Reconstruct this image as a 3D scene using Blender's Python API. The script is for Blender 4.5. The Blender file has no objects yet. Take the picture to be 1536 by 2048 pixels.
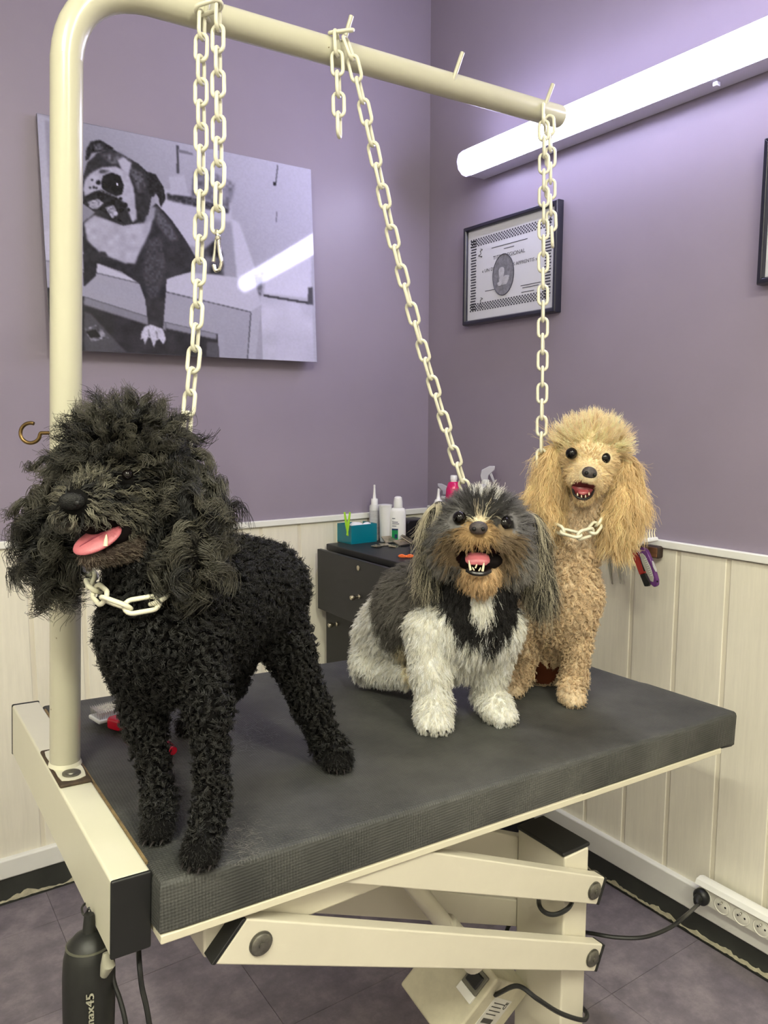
import bpy, bmesh, math, random
import numpy as np
from mathutils import Vector, Matrix, kdtree

# ---------------------------------------------------------------- camera, world, light, exposure
SC = bpy.context.scene
COL = SC.collection
F, CX, CY = 1543.0, 768.0, 1024.0                       # focal length in pixels of the 1536x2048 frame
YAW, PIT, CAMH = math.radians(34.25), math.radians(6.8), 1.40
fwd = np.array([math.sin(YAW)*math.cos(PIT), math.cos(YAW)*math.cos(PIT), -math.sin(PIT)])
rgt = np.array([math.cos(YAW), -math.sin(YAW), 0.0])
upv = np.cross(rgt, fwd)
CAM = np.array([0, 0, CAMH])
cd = bpy.data.cameras.new('camera'); cam = bpy.data.objects.new('camera', cd); COL.objects.link(cam)
cd.sensor_fit = 'VERTICAL'; cd.sensor_height = 24.0; cd.lens = 24.0*F/2048.0; cd.clip_start = 0.02
cam.matrix_world = Matrix(((rgt[0], upv[0], -fwd[0], 0), (rgt[1], upv[1], -fwd[1], 0), (rgt[2], upv[2], -fwd[2], CAMH), (0, 0, 0, 1)))
SC.camera = cam
W = bpy.data.worlds.new('world'); SC.world = W; W.use_nodes = True
W.node_tree.nodes['Background'].inputs[0].default_value = (0.5, 0.47, 0.42, 1)
W.node_tree.nodes['Background'].inputs[1].default_value = 0.15
SC.view_settings.view_transform = 'Standard'; SC.view_settings.look = 'None'
SC.view_settings.exposure = 0.62; SC.view_settings.gamma = 1.0; SC.view_settings.use_curve_mapping = False
SC.cycles.max_bounces = 6; SC.cycles.diffuse_bounces = 3; SC.cycles.glossy_bounces = 3; SC.cycles.transmission_bounces = 4
SC.cycles.transparent_max_bounces = 6; SC.cycles.caustics_reflective = False; SC.cycles.caustics_refractive = False
SC.cycles.use_light_tree = False; SC.cycles.use_adaptive_sampling = True; SC.cycles.adaptive_threshold = 0.08; SC.cycles.adaptive_min_samples = 16
TUBE_POWER, TUBE_COL = 24.0, (0.70, 0.68, 1.0)           # cold tube on the wall
CEIL_POWER, CEIL_COL = 62.0, (0.97, 0.95, 0.76)           # warm ceiling lamps

def ray(u, v): return fwd + rgt*(u-CX)/F - upv*(v-CY)/F
def U(u, v, d): return CAM + ray(u, v)*d                # photo pixel and distance -> place in the room
def PL(u, v, ax, val):
    r = ray(u, v); return CAM + r*((val-CAM[ax])/r[ax])
# table frame (the table leans a little down to its far end)
TO = np.array([0.2643, 0.894, 0.85])
TM = np.array([[0.9989, -0.0036, 0.0473], [0.0038, 1.0, -0.004], [-0.0473, 0.0042, 0.9989]])
MATZ = -0.0041
def T(x, y, z): return TO + TM @ np.array([x, y, z])
def TAB(u, v, h=0.0):                                   # point on the table mat seen at a pixel, lifted by h
    n = TM[:, 2]; r = ray(u, v); t = ((TO+n*(MATZ+h)-CAM)@n)/(r@n); return CAM + r*t
rng = np.random.default_rng(7); random.seed(7)
X0, Y0, ZC = 1.814, 2.364, 3.05                         # wall planes and ceiling
XB, YB = -1.7, -1.9

# ---------------------------------------------------------------- materials
def lin(c): return tuple((x/12.92 if x <= .04045 else ((x+.055)/1.055)**2.4) for x in [v/255. for v in c])
def mat(name, col, rough=0.5, metal=0.0, var=0.0, vscale=8.0, stretch=None, bump=0.0, bscale=60.0, spec=0.5, coat=0.0, trans=0.0, alpha=1.0, emis=None, estr=0.0, srgb=True):
    m = bpy.data.materials.new(name); m.use_nodes = True; nt = m.node_tree; b = nt.nodes['Principled BSDF']
    c = lin(col) if srgb else col
    b.inputs['Base Color'].default_value = (*c, 1); b.inputs['Roughness'].default_value = rough; b.inputs['Metallic'].default_value = metal
    b.inputs['Specular IOR Level'].default_value = spec; b.inputs['Coat Weight'].default_value = coat
    b.inputs['Transmission Weight'].default_value = trans; b.inputs['Alpha'].default_value = alpha
    if emis is not None:
        b.inputs['Emission Color'].default_value = (*emis, 1); b.inputs['Emission Strength'].default_value = estr
    if var or bump:
        g = nt.nodes.new('ShaderNodeNewGeometry'); mp = nt.nodes.new('ShaderNodeMapping')
        nt.links.new(g.outputs['Position'], mp.inputs['Vector'])
        if stretch: mp.inputs['Scale'].default_value = stretch
    if var:
        n = nt.nodes.new('ShaderNodeTexNoise'); n.inputs['Scale'].default_value = vscale; n.inputs['Detail'].default_value = 6; n.inputs['Roughness'].default_value = .65
        nt.links.new(mp.outputs[0], n.inputs['Vector'])
        r = nt.nodes.new('ShaderNodeValToRGB'); e = r.color_ramp.elements
        e[0].position = .3; e[1].position = .7
        e[0].color = (*[max(0, x*(1-var)) for x in c], 1); e[1].color = (*[min(1, x*(1+var)) for x in c], 1)
        nt.links.new(n.outputs['Fac'], r.inputs['Fac']); nt.links.new(r.outputs['Color'], b.inputs['Base Color'])
    if bump:
        n2 = nt.nodes.new('ShaderNodeTexNoise'); n2.inputs['Scale'].default_value = bscale; n2.inputs['Detail'].default_value = 4
        nt.links.new(mp.outputs[0], n2.inputs['Vector'])
        bp = nt.nodes.new('ShaderNodeBump'); bp.inputs['Strength'].default_value = bump; bp.inputs['Distance'].default_value = .002
        nt.links.new(n2.outputs['Fac'], bp.inputs['Height']); nt.links.new(bp.outputs['Normal'], b.inputs['Normal'])
    return m
def nodes(m): return m.node_tree, m.node_tree.nodes['Principled BSDF']
def attr_mat(name, attr='col', rough=0.6, spec=0.4, coat=0.0):
    m = bpy.data.materials.new(name); m.use_nodes = True; nt, b = nodes(m)
    a = nt.nodes.new('ShaderNodeAttribute'); a.attribute_name = attr
    nt.links.new(a.outputs['Color'], b.inputs['Base Color']); b.inputs['Roughness'].default_value = rough
    b.inputs['Specular IOR Level'].default_value = spec; b.inputs['Coat Weight'].default_value = coat
    b.inputs['Coat Roughness'].default_value = .03
    return m

# ---------------------------------------------------------------- geometry helpers
class G:
    def __init__(s): s.v = []; s.f = []
    def add(s, v, f):
        k = len(s.v); s.v += [tuple(map(float, p)) for p in v]; s.f += [tuple(i+k for i in q) for q in f]; return s
    def box(s, lo, hi, fr=None):
        (x0, y0, z0), (x1, y1, z1) = lo, hi
        v = [(x0, y0, z0), (x1, y0, z0), (x1, y1, z0), (x0, y1, z0), (x0, y0, z1), (x1, y0, z1), (x1, y1, z1), (x0, y1, z1)]
        if fr is not None: v = [fr(*p) for p in v]
        return s.add(v, [(3, 2, 1, 0), (4, 5, 6, 7), (0, 1, 5, 4), (1, 2, 6, 5), (2, 3, 7, 6), (3, 0, 4, 7)])
    def tube(s, path, r, n=12, cap=True, closed=False, up=None):
        P = [np.array(p, float) for p in path]; m = len(P)
        R = r if hasattr(r, '__len__') else [r]*m
        tg = []
        for i in range(m):
            a = P[(i-1) % m] if (closed or i > 0) else P[i]; b = P[(i+1) % m] if (closed or i < m-1) else P[i]
            t = b-a; tg.append(t/(np.linalg.norm(t)+1e-12))
        u = np.array(up, float) if up is not None else np.cross(tg[0], [0.13, 0.31, 0.94])
        u -= tg[0]*(u@tg[0]); u /= np.linalg.norm(u)
        v = []
        for i in range(m):
            u = u - tg[i]*(u@tg[i]); u /= np.linalg.norm(u); w = np.cross(tg[i], u)
            for k in range(n):
                a = 2*math.pi*k/n; v.append(P[i]+R[i]*(math.cos(a)*u+math.sin(a)*w))
        f = []
        for i in range(m if closed else m-1):
            j = (i+1) % m
            for k in range(n): f.append((i*n+k, i*n+(k+1) % n, j*n+(k+1) % n, j*n+k))
        if cap and not closed: f.append(tuple(range(n-1, -1, -1))); f.append(tuple((m-1)*n+k for k in range(n)))
        return s.add(v, f)
    def lathe(s, prof, o, ax=(0, 0, 1), n=20):
        ax = np.array(ax, float); ax /= np.linalg.norm(ax); o = np.array(o, float)
        u = np.cross(ax, [0.31, 0.94, 0.13]); u /= np.linalg.norm(u); w = np.cross(ax, u); v = []; f = []; m = len(prof)
        for r, z in prof:
            for k in range(n):
                a = 2*math.pi*k/n; v.append(o+ax*z+max(r, 1e-5)*(math.cos(a)*u+math.sin(a)*w))
        for i in range(m-1):
            for k in range(n): f.append((i*n+k, i*n+(k+1) % n, i*n+n+(k+1) % n, i*n+n+k))
        f.append(tuple(range(n-1, -1, -1))); f.append(tuple((m-1)*n+k for k in range(n)))
        return s.add(v, f)
    def ell(s, c, r, fr=None, nu=16, nv=10):
        c = np.array(c, float); R = np.eye(3) if fr is None else np.array(fr, float); v = []; f = []
        for j in range(nv+1):
            t = math.pi*j/nv
            for i in range(nu):
                a = 2*math.pi*i/nu; p = np.array([r[0]*math.sin(t)*math.cos(a), r[1]*math.sin(t)*math.sin(a), r[2]*math.cos(t)])
                v.append(c+R@p)
        for j in range(nv):
            for i in range(nu): f.append((j*nu+i, (j+1)*nu+i, (j+1)*nu+(i+1) % nu, j*nu+(i+1) % nu))
        return s.add(v, f)
    def prism(s, poly, fr, z0, z1):                      # 2d outline, fr(x, y, z) -> world
        n = len(poly); v = [fr(x, y, z0) for x, y in poly]+[fr(x, y, z1) for x, y in poly]
        f = [tuple(range(n-1, -1, -1)), tuple(range(n, 2*n))]+[(i, (i+1) % n, n+(i+1) % n, n+i) for i in range(n)]
        return s.add(v, f)
def frame(o, ex, ey, ez):
    o, ex, ey, ez = [np.array(a, float) for a in (o, ex, ey, ez)]
    return lambda x, y, z: o+ex*x+ey*y+ez*z
def link_obj(name, data, parent=None):
    o = bpy.data.objects.new(name, data); COL.objects.link(o)
    if parent is not None: o.parent = parent
    return o
def root_of(p):
    w = np.zeros(3)
    while p is not None: w += np.array(p.location); p = p.parent
    return w
def obj(name, g, m, parent=None, smooth=False, bevel=0.0, seg=2, at=None):
    me = bpy.data.meshes.new(name); off = root_of(parent) if parent is not None else (np.array(at, float) if at is not None else np.zeros(3))
    me.from_pydata([tuple(np.array(p)-off) for p in g.v], [], g.f); me.update()
    bm = bmesh.new(); bm.from_mesh(me); bmesh.ops.recalc_face_normals(bm, faces=bm.faces); bm.to_mesh(me); bm.free()
    ms = m if isinstance(m, (list, tuple)) else [m]
    for x in ms: me.materials.append(x)
    if smooth: me.polygons.foreach_set('use_smooth', [True]*len(me.polygons))
    o = link_obj(name, me, parent)
    if parent is None and at is not None: o.location = tuple(at)
    if smooth == 'angle':
        try: me.set_sharp_from_angle(angle=math.radians(40))
        except Exception: pass
    if bevel:
        b = o.modifiers.new('bevel', 'BEVEL'); b.width = bevel; b.segments = seg; b.limit_method = 'ANGLE'; b.angle_limit = math.radians(40); b.use_clamp_overlap = True
        if smooth is False:
            me.polygons.foreach_set('use_smooth', [True]*len(me.polygons)); b.harden_normals = True
    return o
def thing(name, label, cat, loc=(0, 0, 0), group=None):
    o = bpy.data.objects.new(name, None); COL.objects.link(o); o.location = tuple(map(float, loc)); o.empty_display_size = .02
    o['label'] = label; o['category'] = cat
    if group: o['group'] = group
    return o
def tag(o, label, cat, group=None):
    o['label'] = label; o['category'] = cat
    if group: o['group'] = group
    return o
def struct(o): o['kind'] = 'structure'; return o
def arc(c, r, a0, a1, n, ex, ey):
    return [np.array(c)+r*(math.cos(a)*np.array(ex)+math.sin(a)*np.array(ey)) for a in np.linspace(a0, a1, n)]
def smooth_path(P, n=8):                                # Catmull-Rom through the points
    P = [np.array(p, float) for p in P]; Q = [2*P[0]-P[1]]+P+[2*P[-1]-P[-2]]; out = []
    for i in range(1, len(Q)-2):
        for k in range(n):
            t = k/n; a, b, c, d = Q[i-1], Q[i], Q[i+1], Q[i+2]
            out.append(.5*((2*b)+(-a+c)*t+(2*a-5*b+4*c-d)*t*t+(-a+3*b-3*c+d)*t**3))
    out.append(P[-1]); return out

# ---------------------------------------------------------------- setting materials
M_wall = mat('mauve_wall_paint', (146, 136, 153), .42, var=.035, vscale=3, bump=.06, bscale=180, spec=.4)
M_plank = mat('limed_panel', (233, 228, 212), .55, var=.05, vscale=9, stretch=(9, 9, .7), bump=.05, bscale=40)
M_groove = mat('panel_tongue', (226, 219, 200), .6, var=.05, vscale=9, stretch=(9, 9, .7))
M_white = mat('white_trim', (236, 236, 230), .4, var=.02, vscale=12)
M_plinth = mat('dark_plinth', (52, 54, 50), .6, var=.2, vscale=14)
M_glue = mat('ragged_filler', (190, 184, 158), .8, var=.25, vscale=40)
M_ceil = mat('ceiling_white', (240, 238, 230), .8)
M_floor = bpy.data.materials.new('vinyl_tile'); M_floor.use_nodes = True
nt, b = nodes(M_floor)
g_ = nt.nodes.new('ShaderNodeNewGeometry'); oi = nt.nodes.new('ShaderNodeObjectInfo')
n1 = nt.nodes.new('ShaderNodeTexNoise'); n1.inputs['Scale'].default_value = 9; n1.inputs['Detail'].default_value = 9; n1.inputs['Roughness'].default_value = .72
nt.links.new(g_.outputs['Position'], n1.inputs['Vector'])
rp = nt.nodes.new('ShaderNodeValToRGB'); e = rp.color_ramp.elements
e[0].position = .32; e[0].color = (*lin((102, 95, 104)), 1); e[1].position = .7; e[1].color = (*lin((152, 142, 148)), 1)
mid = rp.color_ramp.elements.new(.5); mid.color = (*lin((123, 115, 123)), 1)
hs = nt.nodes.new('ShaderNodeHueSaturation'); mm = nt.nodes.new('ShaderNodeMapRange'); mm.inputs[3].default_value = .9; mm.inputs[4].default_value = 1.1
nt.links.new(oi.outputs['Random'], mm.inputs[0]); nt.links.new(mm.outputs[0], hs.inputs['Value'])
nt.links.new(n1.outputs['Fac'], rp.inputs['Fac']); nt.links.new(rp.outputs['Color'], hs.inputs['Color']); nt.links.new(hs.outputs['Color'], b.inputs['Base Color'])
b.inputs['Roughness'].default_value = .45
M_joint = mat('tile_joint', (58, 52, 58), .8)

# ---------------------------------------------------------------- the room
floor = struct(obj('floor', G().box((XB, YB, -.06), (X0+.1, Y0+.1, -.002)), M_joint))
TS = .355
tg = G().box((-TS/2+.0006, -TS/2+.0006, -.004), (TS/2-.0006, TS/2-.0006, 0)); tile_me = None
for i in range(-6, 5):
    for j in range(-12, 1):
        cx, cy = .378+TS*(i+.5), 2.19+TS*(j+.5)
        if cx+TS/2 > X0+.3 or cy-TS/2 < YB or cx-TS/2 < XB: continue
        if tile_me is None:
            o = obj('tile', tg, M_floor, floor); tile_me = o.data
        else: o = link_obj('tile', tile_me, floor)
        o.location = (cx, cy, 0)
def wall(name, lo, hi): return struct(obj(name, G().box(lo, hi), M_wall))
wl = wall('wall_left', (XB-.1, Y0, 0), (X0, Y0+.1, ZC))
wr = wall('wall_right', (X0, YB-.1, 0), (X0+.1, Y0+.1, ZC))
M_room = mat('pale_bounce_paint', (226, 222, 214), .7)  # paint of the unseen walls, made pale to bounce light into the room
wb = wall('wall_back', (XB-.1, YB-.1, 0), (X0, YB, ZC))
wf = wall('wall_far_left', (XB-.1, YB, 0), (XB, Y0, ZC))
for w_ in (wb, wf): w_.data.materials.clear(); w_.data.materials.append(M_room)
struct(obj('ceiling', G().box((XB-.1, YB-.1, ZC), (X0+.1, Y0+.1, ZC+.1)), M_ceil))
# wainscot: planks with a recessed tongue between them
PW, GR, ZB, ZT = .145, .012, .12, 1.05
def plank_geo(L, along):
    pr_ = [(0, -.002), (0, .0045), (.002, .006), (PW-GR-.002, .006), (PW-GR, .0045), (PW-GR, -.002)]
    g = G()
    if along == 'x': g.prism(pr_, lambda a, d, z: np.array([a, -d, z]), ZB, ZT)
    else: g.prism(pr_, lambda a, d, z: np.array([-d, a, z]), ZB, ZT)
    return g
me_p = None
x = 1.2556-PW*20
obj('tongue_board', G().box((XB, Y0-.0035, ZB), (X0, Y0, ZT)), M_groove, wl)
while x < X0-.02:
    if x > XB:
        if x+PW > X0:
            pass
        if me_p is None: o = obj('plank', plank_geo(PW, 'x'), M_plank, wl); me_p = o.data
        else: o = link_obj('plank', me_p, wl)
        o.location = (min(x, X0-PW+GR-.002), Y0, 0)
    x += PW
me_p = None
obj('tongue_board', G().box((X0-.0035, YB, ZB), (X0, Y0, ZT)), M_groove, wr)
y = 1.1081-PW*16
while y < Y0-.05:
    if y > -.6:
        if me_p is None: o = obj('plank', plank_geo(PW, 'y'), M_plank, wr); me_p = o.data
        else: o = link_obj('plank', me_p, wr)
        o.location = (X0, min(y, Y0-PW+GR-.012), 0)
    y += PW
struct(obj('trim_1', G().box((XB, Y0-.016, 1.043), (X0, Y0, 1.064)), M_white, bevel=.003))
struct(obj('trim_2', G().box((X0-.016, YB, 1.053), (X0, Y0-.016, 1.074)), M_white, bevel=.003))
struct(obj('baseboard_left', G().box((XB, Y0-.022, .08), (X0, Y0, .14)), M_white, bevel=.006))
struct(obj('baseboard_right', G().box((X0-.024, YB, .075), (X0, Y0-.022, .148)), M_white, bevel=.005))
struct(obj('trim_3', G().box((XB, Y0-.014, .0), (X0, Y0, .08)), M_plinth))
struct(obj('trim_4', G().box((X0-.014, YB, .0), (X0, Y0-.014, .075)), M_plinth))
def ragged(name, axis):
    g = G(); n = 360; a0, a1 = (XB, X0-.02) if axis == 'x' else (-.4, Y0-.02); v = []; f = []
    zt = .017
    for i in range(n+1):
        t = a0+(a1-a0)*i/n; zt += (rng.normal()*.0035+(.0165-zt)*.35); zb = .008+abs(rng.normal())*.0015
        for (z, d) in ((zb, .0142), (max(zb+.001, zt), .0142), (max(zb+.001, zt), .0172), (zb, .0182)):
            v.append((t, Y0-d, z) if axis == 'x' else (X0-d, t, z))
    for i in range(n):
        for k in range(4): f.append((i*4+k, i*4+(k+1) % 4, i*4+4+(k+1) % 4, i*4+4+k))
    g.add(v, f); return struct(obj(name, g, M_glue))
ragged('trim_5', 'x'); ragged('trim_6', 'y')

# ---------------------------------------------------------------- lamps
M_diff = mat('lit_diffuser', (255, 255, 255), .4, emis=TUBE_COL, estr=TUBE_POWER)
M_lampbase = mat('lamp_tray', (214, 212, 222), .4)
M_clear = mat('clear_end_cap', (225, 222, 235), .25, trans=.5)
lamp = thing('wall_lamp', 'long glowing white fluorescent tube lamp on the mauve wall above the diploma', 'lamp', (X0-.06, 1.45, 2.24))
obj('tray', G().box((X0-.072, .83, 2.206), (X0-.001, 2.06, 2.288)), M_lampbase, lamp, bevel=.004)
pr_ = [(0.0, 2.206), (-.020, 2.210), (-.036, 2.224), (-.042, 2.247), (-.036, 2.270), (-.020, 2.284), (0, 2.288)]
obj('diffuser', G().prism([(x_, z_) for x_, z_ in pr_], lambda a, c, y_: np.array([X0-.0725+a, y_, c]), .83, 2.045), M_diff, lamp, smooth='angle')
obj('end_cap', G().prism([(x_*1.05, 2.248+(z_-2.248)*1.05) for x_, z_ in pr_], lambda a, c, y_: np.array([X0-.071+a, y_, c]), 2.045, 2.072), M_clear, lamp, bevel=.006, seg=3)
for yy in (1.17,):
    obj('clip', G().box((X0-.06, yy-.006, 2.194), (X0-.045, yy+.006, 2.205)), M_lampbase, lamp, bevel=.002)
M_cdiff = mat('lit_ceiling_diffuser', (255, 255, 255), .4, emis=CEIL_COL, estr=CEIL_POWER)
for k, (lx, ly) in enumerate(((-.72, -.25), (.48, -.85))):
    cl = thing('ceiling_lamp', ('warm white ceiling lamp nearer the poster wall', 'warm white ceiling lamp farther from the poster wall')[k], 'lamp', (lx, ly, ZC-.06), 'ceiling lamps')
    obj('housing', G().box((lx-.09, ly-.62, ZC-.05), (lx+.09, ly+.62, ZC-.0005)), M_lampbase, cl, bevel=.004)
    obj('diffuser', G().box((lx-.08, ly-.6, ZC-.075), (lx+.08, ly+.6, ZC-.0502)), M_cdiff, cl, bevel=.006)
# ---------------------------------------------------------------- grooming table
M_paint = mat('cream_white_enamel', (222, 219, 197), .30, var=.03, vscale=5, spec=.5)
M_paint2 = mat('cream_white_arm_enamel', (212, 206, 188), .38, var=.04, vscale=6)
M_black = mat('black_plastic', (22, 23, 23), .45, var=.2, vscale=20)
M_bolt = mat('dull_bolt_steel', (120, 118, 110), .45, metal=.85, var=.25, vscale=120)
M_steel = mat('bright_steel', (200, 198, 190), .22, metal=1.0)
M_rust = mat('chipped_dark_edge', (70, 56, 40), .7, var=.4, vscale=90)
M_under = mat('white_laminate', (214, 208, 186), .5)
# post enamel with chips
M_post = mat('chipped_post_enamel', (194, 191, 170), .25, spec=.5)
nt, b = nodes(M_post)
g_ = nt.nodes.new('ShaderNodeNewGeometry'); n1 = nt.nodes.new('ShaderNodeTexNoise'); n1.inputs['Scale'].default_value = 55; n1.inputs['Detail'].default_value = 3
mp = nt.nodes.new('ShaderNodeMapping'); mp.inputs['Scale'].default_value = (1, 1, .55); nt.links.new(g_.outputs['Position'], mp.inputs['Vector']); nt.links.new(mp.outputs[0], n1.inputs['Vector'])
sx = nt.nodes.new('ShaderNodeSeparateXYZ'); nt.links.new(g_.outputs['Position'], sx.inputs[0])
z1 = nt.nodes.new('ShaderNodeMapRange'); z1.inputs[1].default_value = .86; z1.inputs[2].default_value = 1.0; z1.inputs[3].default_value = 0; z1.inputs[4].default_value = 1
z2 = nt.nodes.new('ShaderNodeMapRange'); z2.inputs[1].default_value = 1.12; z2.inputs[2].default_value = 1.22; z2.inputs[3].default_value = 1; z2.inputs[4].default_value = 0
nt.links.new(sx.outputs[2], z1.inputs[0]); nt.links.new(sx.outputs[2], z2.inputs[0])
mu = nt.nodes.new('ShaderNodeMath'); mu.operation = 'MULTIPLY'; nt.links.new(z1.outputs[0], mu.inputs[0]); nt.links.new(z2.outputs[0], mu.inputs[1])
ad = nt.nodes.new('ShaderNodeMath'); ad.operation = 'MULTIPLY_ADD'; ad.inputs[1].default_value = .12; nt.links.new(mu.outputs[0], ad.inputs[0]); nt.links.new(n1.outputs['Fac'], ad.inputs[2])
rp = nt.nodes.new('ShaderNodeValToRGB'); e = rp.color_ramp.elements; e[0].position = .785; e[0].color = (*lin((194, 191, 170)), 1); e[1].position = .80; e[1].color = (*lin((96, 74, 44)), 1)
nt.links.new(ad.outputs[0], rp.inputs['Fac']); nt.links.new(rp.outputs['Color'], b.inputs['Base Color'])
# rubber mat: fine weave, dust
M_mat = bpy.data.materials.new('ribbed_rubber'); M_mat.use_nodes = True; nt, b = nodes(M_mat)
g_ = nt.nodes.new('ShaderNodeNewGeometry'); b.inputs['Roughness'].default_value = .62; b.inputs['Specular IOR Level'].default_value = .45
ws = []
for rot in ((0, 0, math.radians(2)), (0, math.radians(0), math.radians(92))):
    mp = nt.nodes.new('ShaderNodeMapping'); mp.inputs['Rotation'].default_value = rot; nt.links.new(g_.outputs['Position'], mp.inputs['Vector'])
    w = nt.nodes.new('ShaderNodeTexWave'); w.wave_type = 'BANDS'; w.bands_direction = 'X'; w.inputs['Scale'].default_value = 72; w.inputs['Distortion'].default_value = .15
    nt.links.new(mp.outputs[0], w.inputs['Vector']); ws.append(w)
sx = nt.nodes.new('ShaderNodeSeparateXYZ'); nt.links.new(g_.outputs['Position'], sx.inputs[0])
wz = nt.nodes.new('ShaderNodeMath'); wz.operation = 'SINE'; wm = nt.nodes.new('ShaderNodeMath'); wm.operation = 'MULTIPLY'; wm.inputs[1].default_value = 1440; nt.links.new(sx.outputs[2], wm.inputs[0]); nt.links.new(wm.outputs[0], wz.inputs[0])
mx = nt.nodes.new('ShaderNodeMath'); mx.operation = 'MULTIPLY'; nt.links.new(ws[0].outputs['Fac'], mx.inputs[0]); nt.links.new(ws[1].outputs['Fac'], mx.inputs[1])
ma = nt.nodes.new('ShaderNodeMath'); ma.operation = 'MULTIPLY_ADD'; ma.inputs[1].default_value = .25; nt.links.new(wz.outputs[0], ma.inputs[0]); nt.links.new(mx.outputs[0], ma.inputs[2])
bp = nt.nodes.new('ShaderNodeBump'); bp.inputs['Strength'].default_value = .55; bp.inputs['Distance'].default_value = .0012; nt.links.new(ma.outputs[0], bp.inputs['Height']); nt.links.new(bp.outputs['Normal'], b.inputs['Normal'])
n1 = nt.nodes.new('ShaderNodeTexNoise'); n1.inputs['Scale'].default_value = 5; n1.inputs['Detail'].default_value = 8; n1.inputs['Roughness'].default_value = .7; nt.links.new(g_.outputs['Position'], n1.inputs['Vector'])
rp = nt.nodes.new('ShaderNodeValToRGB'); e = rp.color_ramp.elements; e[0].position = .35; e[0].color = (*lin((58, 59, 57)), 1); e[1].position = .75; e[1].color = (*lin((96, 96, 92)), 1)
nt.links.new(n1.outputs['Fac'], rp.inputs['Fac'])
mxc = nt.nodes.new('ShaderNodeMix'); mxc.data_type = 'RGBA'; mxc.blend_type = 'MULTIPLY'; mxc.inputs[0].default_value = .25
nt.links.new(rp.outputs['Color'], mxc.inputs[6]); nt.links.new(mx.outputs[0], mxc.inputs[7]); nt.links.new(mxc.outputs[2], b.inputs['Base Color'])

table = thing('grooming_table', 'electric dog grooming table with black rubber top and cream painted frame', 'table', (.80, 1.1, 0))
L_, W0, W1, TH = 1.236, -.0256, .6797, .0717
g = G(); nx, ny = 56, 32; ins = .009; v = []; f = []
def bumpz(x, y):
    z = .013*math.exp(-((x-1.02)/.09)**2)*max(0, (y-.42)/.26)**2 if y > .42 else 0.0
    z += .004*math.exp(-((x-1.2)/.05)**2) * (1 if y < .2 else .3)
    return z-.006*max(0, (x-1.05)/.18)**2*max(0, 1-abs(y-.35)/.4)
for i in range(nx+1):
    for j in range(ny+1):
        x = ins+(L_-2*ins)*i/nx; y = W0+ins+(W1-W0-2*ins)*j/ny; v.append((x, y, MATZ+bumpz(x, y)))
for i in range(nx):
    for j in range(ny): a = i*(ny+1)+j; f.append((a, a+ny+1, a+ny+2, a+1))
per = [(i, 0) for i in range(nx)]+[(nx, j) for j in range(ny)]+[(i, ny) for i in range(nx, 0, -1)]+[(0, j) for j in range(ny, 0, -1)]
loop = [i*(ny+1)+j for i, j in per]
for o_, d_ in ((.0035, .001), (.007, .004), (.009, .010), (.009, TH-.008), (.004, TH-.003)):
    new = []
    for (i, j) in per:
        x, y, z = v[i*(ny+1)+j]; dx = (i == nx)-(i == 0); dy = (j == ny)-(j == 0); k = .75 if dx and dy else 1
        z2 = z-d_ if d_ < .02 else MATZ-d_
        if d_ > .02 and dx == 1 and j < 2: z2 -= .006
        v.append((x+dx*o_*k, y+dy*o_*k, z2)); new.append(len(v)-1)
    n = len(loop)
    for k in range(n): f.append((loop[k], new[k], new[(k+1) % n], loop[(k+1) % n]))
    loop = new
f.append(tuple(loop)); g.add([T(*p) for p in v], f)
obj('rubber_top', g, M_mat, table, smooth='angle')
obj('board_edge', G().box((.004, W0+.001, MATZ-TH-.008), (L_-.05, W1-.004, MATZ-TH+.004), T), M_under, table, bevel=.002)
bw, bl, bh = .0483, .6961, .0989
beam = obj('end_beam', G().box((-bw, .004, -bh), (0, bl-.004, 0), T), M_paint, table, bevel=.004)
obj('end_cap', G().box((-bw-.0008, 0, -bh-.0008), (.0008, .006, .0008), T), M_black, beam, bevel=.003)
obj('end_cap', G().box((-bw-.0008, bl-.006, -bh-.0008), (.0008, bl, .0008), T), M_black, beam, bevel=.003)
# gap strip between beam and mat, brown edge
obj('wood_edge', G().box((.0004, .03, MATZ-.012), (.0046, W1-.03, MATZ+.0012), T), mat('worn_wood_edge', (128, 108, 74), .7, var=.4, vscale=60), table)
# grooming arm
py = .356
plate = obj('post_plate', G().box((-.0475, py-.074, -.0005), (-.0008, py+.074, .0055), T), M_rust, table, bevel=.006, seg=3)
pl2 = G(); po = []
for i in range(44):                                     # chipped paint left on the plate
    a = 2*math.pi*i/44; r = 1/max(abs(math.cos(a))/.0205, abs(math.sin(a))/.069); r = min(r, .066)*(.93+.07*rng.random()); po.append((-.0242+r*math.cos(a), py+r*math.sin(a)))
pl2.prism(po, T, .0056, .0066); obj('chipped_paint', pl2, M_paint, plate)
for yy in (py-.043, py+.046):
    obj('bolt', G().lathe([(.0135, .0), (.0135, .0022), (.0095, .003), (.0085, .0026), (.0075, .0040), (.0, .0046)], T(-.0242, yy, .0066), TM[:, 2], 24), M_bolt, plate, smooth='angle')
PR = .0228; path = [T(-.0242, py, .005), T(-.0242, py, .4), T(-.0242, py, .8), T(-.0242, py, 1.07)]
bd = np.array([.9829-.2016, 0, .0528]); bd /= np.linalg.norm(bd); el = .115; p0 = np.array([-.0242, py, 1.1848-.0008])
a_, b_ = p0-np.array([0, 0, el]), p0+bd*el
for t in np.linspace(0, 1, 12): path.append(T(*((1-t)**2*a_*1+2*t*(1-t)*(p0*.88+.12*(a_+b_)/2)+t*t*b_)))
for s in (.3, .5, .7, .9): path.append(T(*(p0+bd*s)))
path.append(T(*(p0+bd*1.012)))
post = obj('arm_pipe', G().tube(path, PR, 28), M_post, table, smooth='angle')
bax = TM@bd
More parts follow.
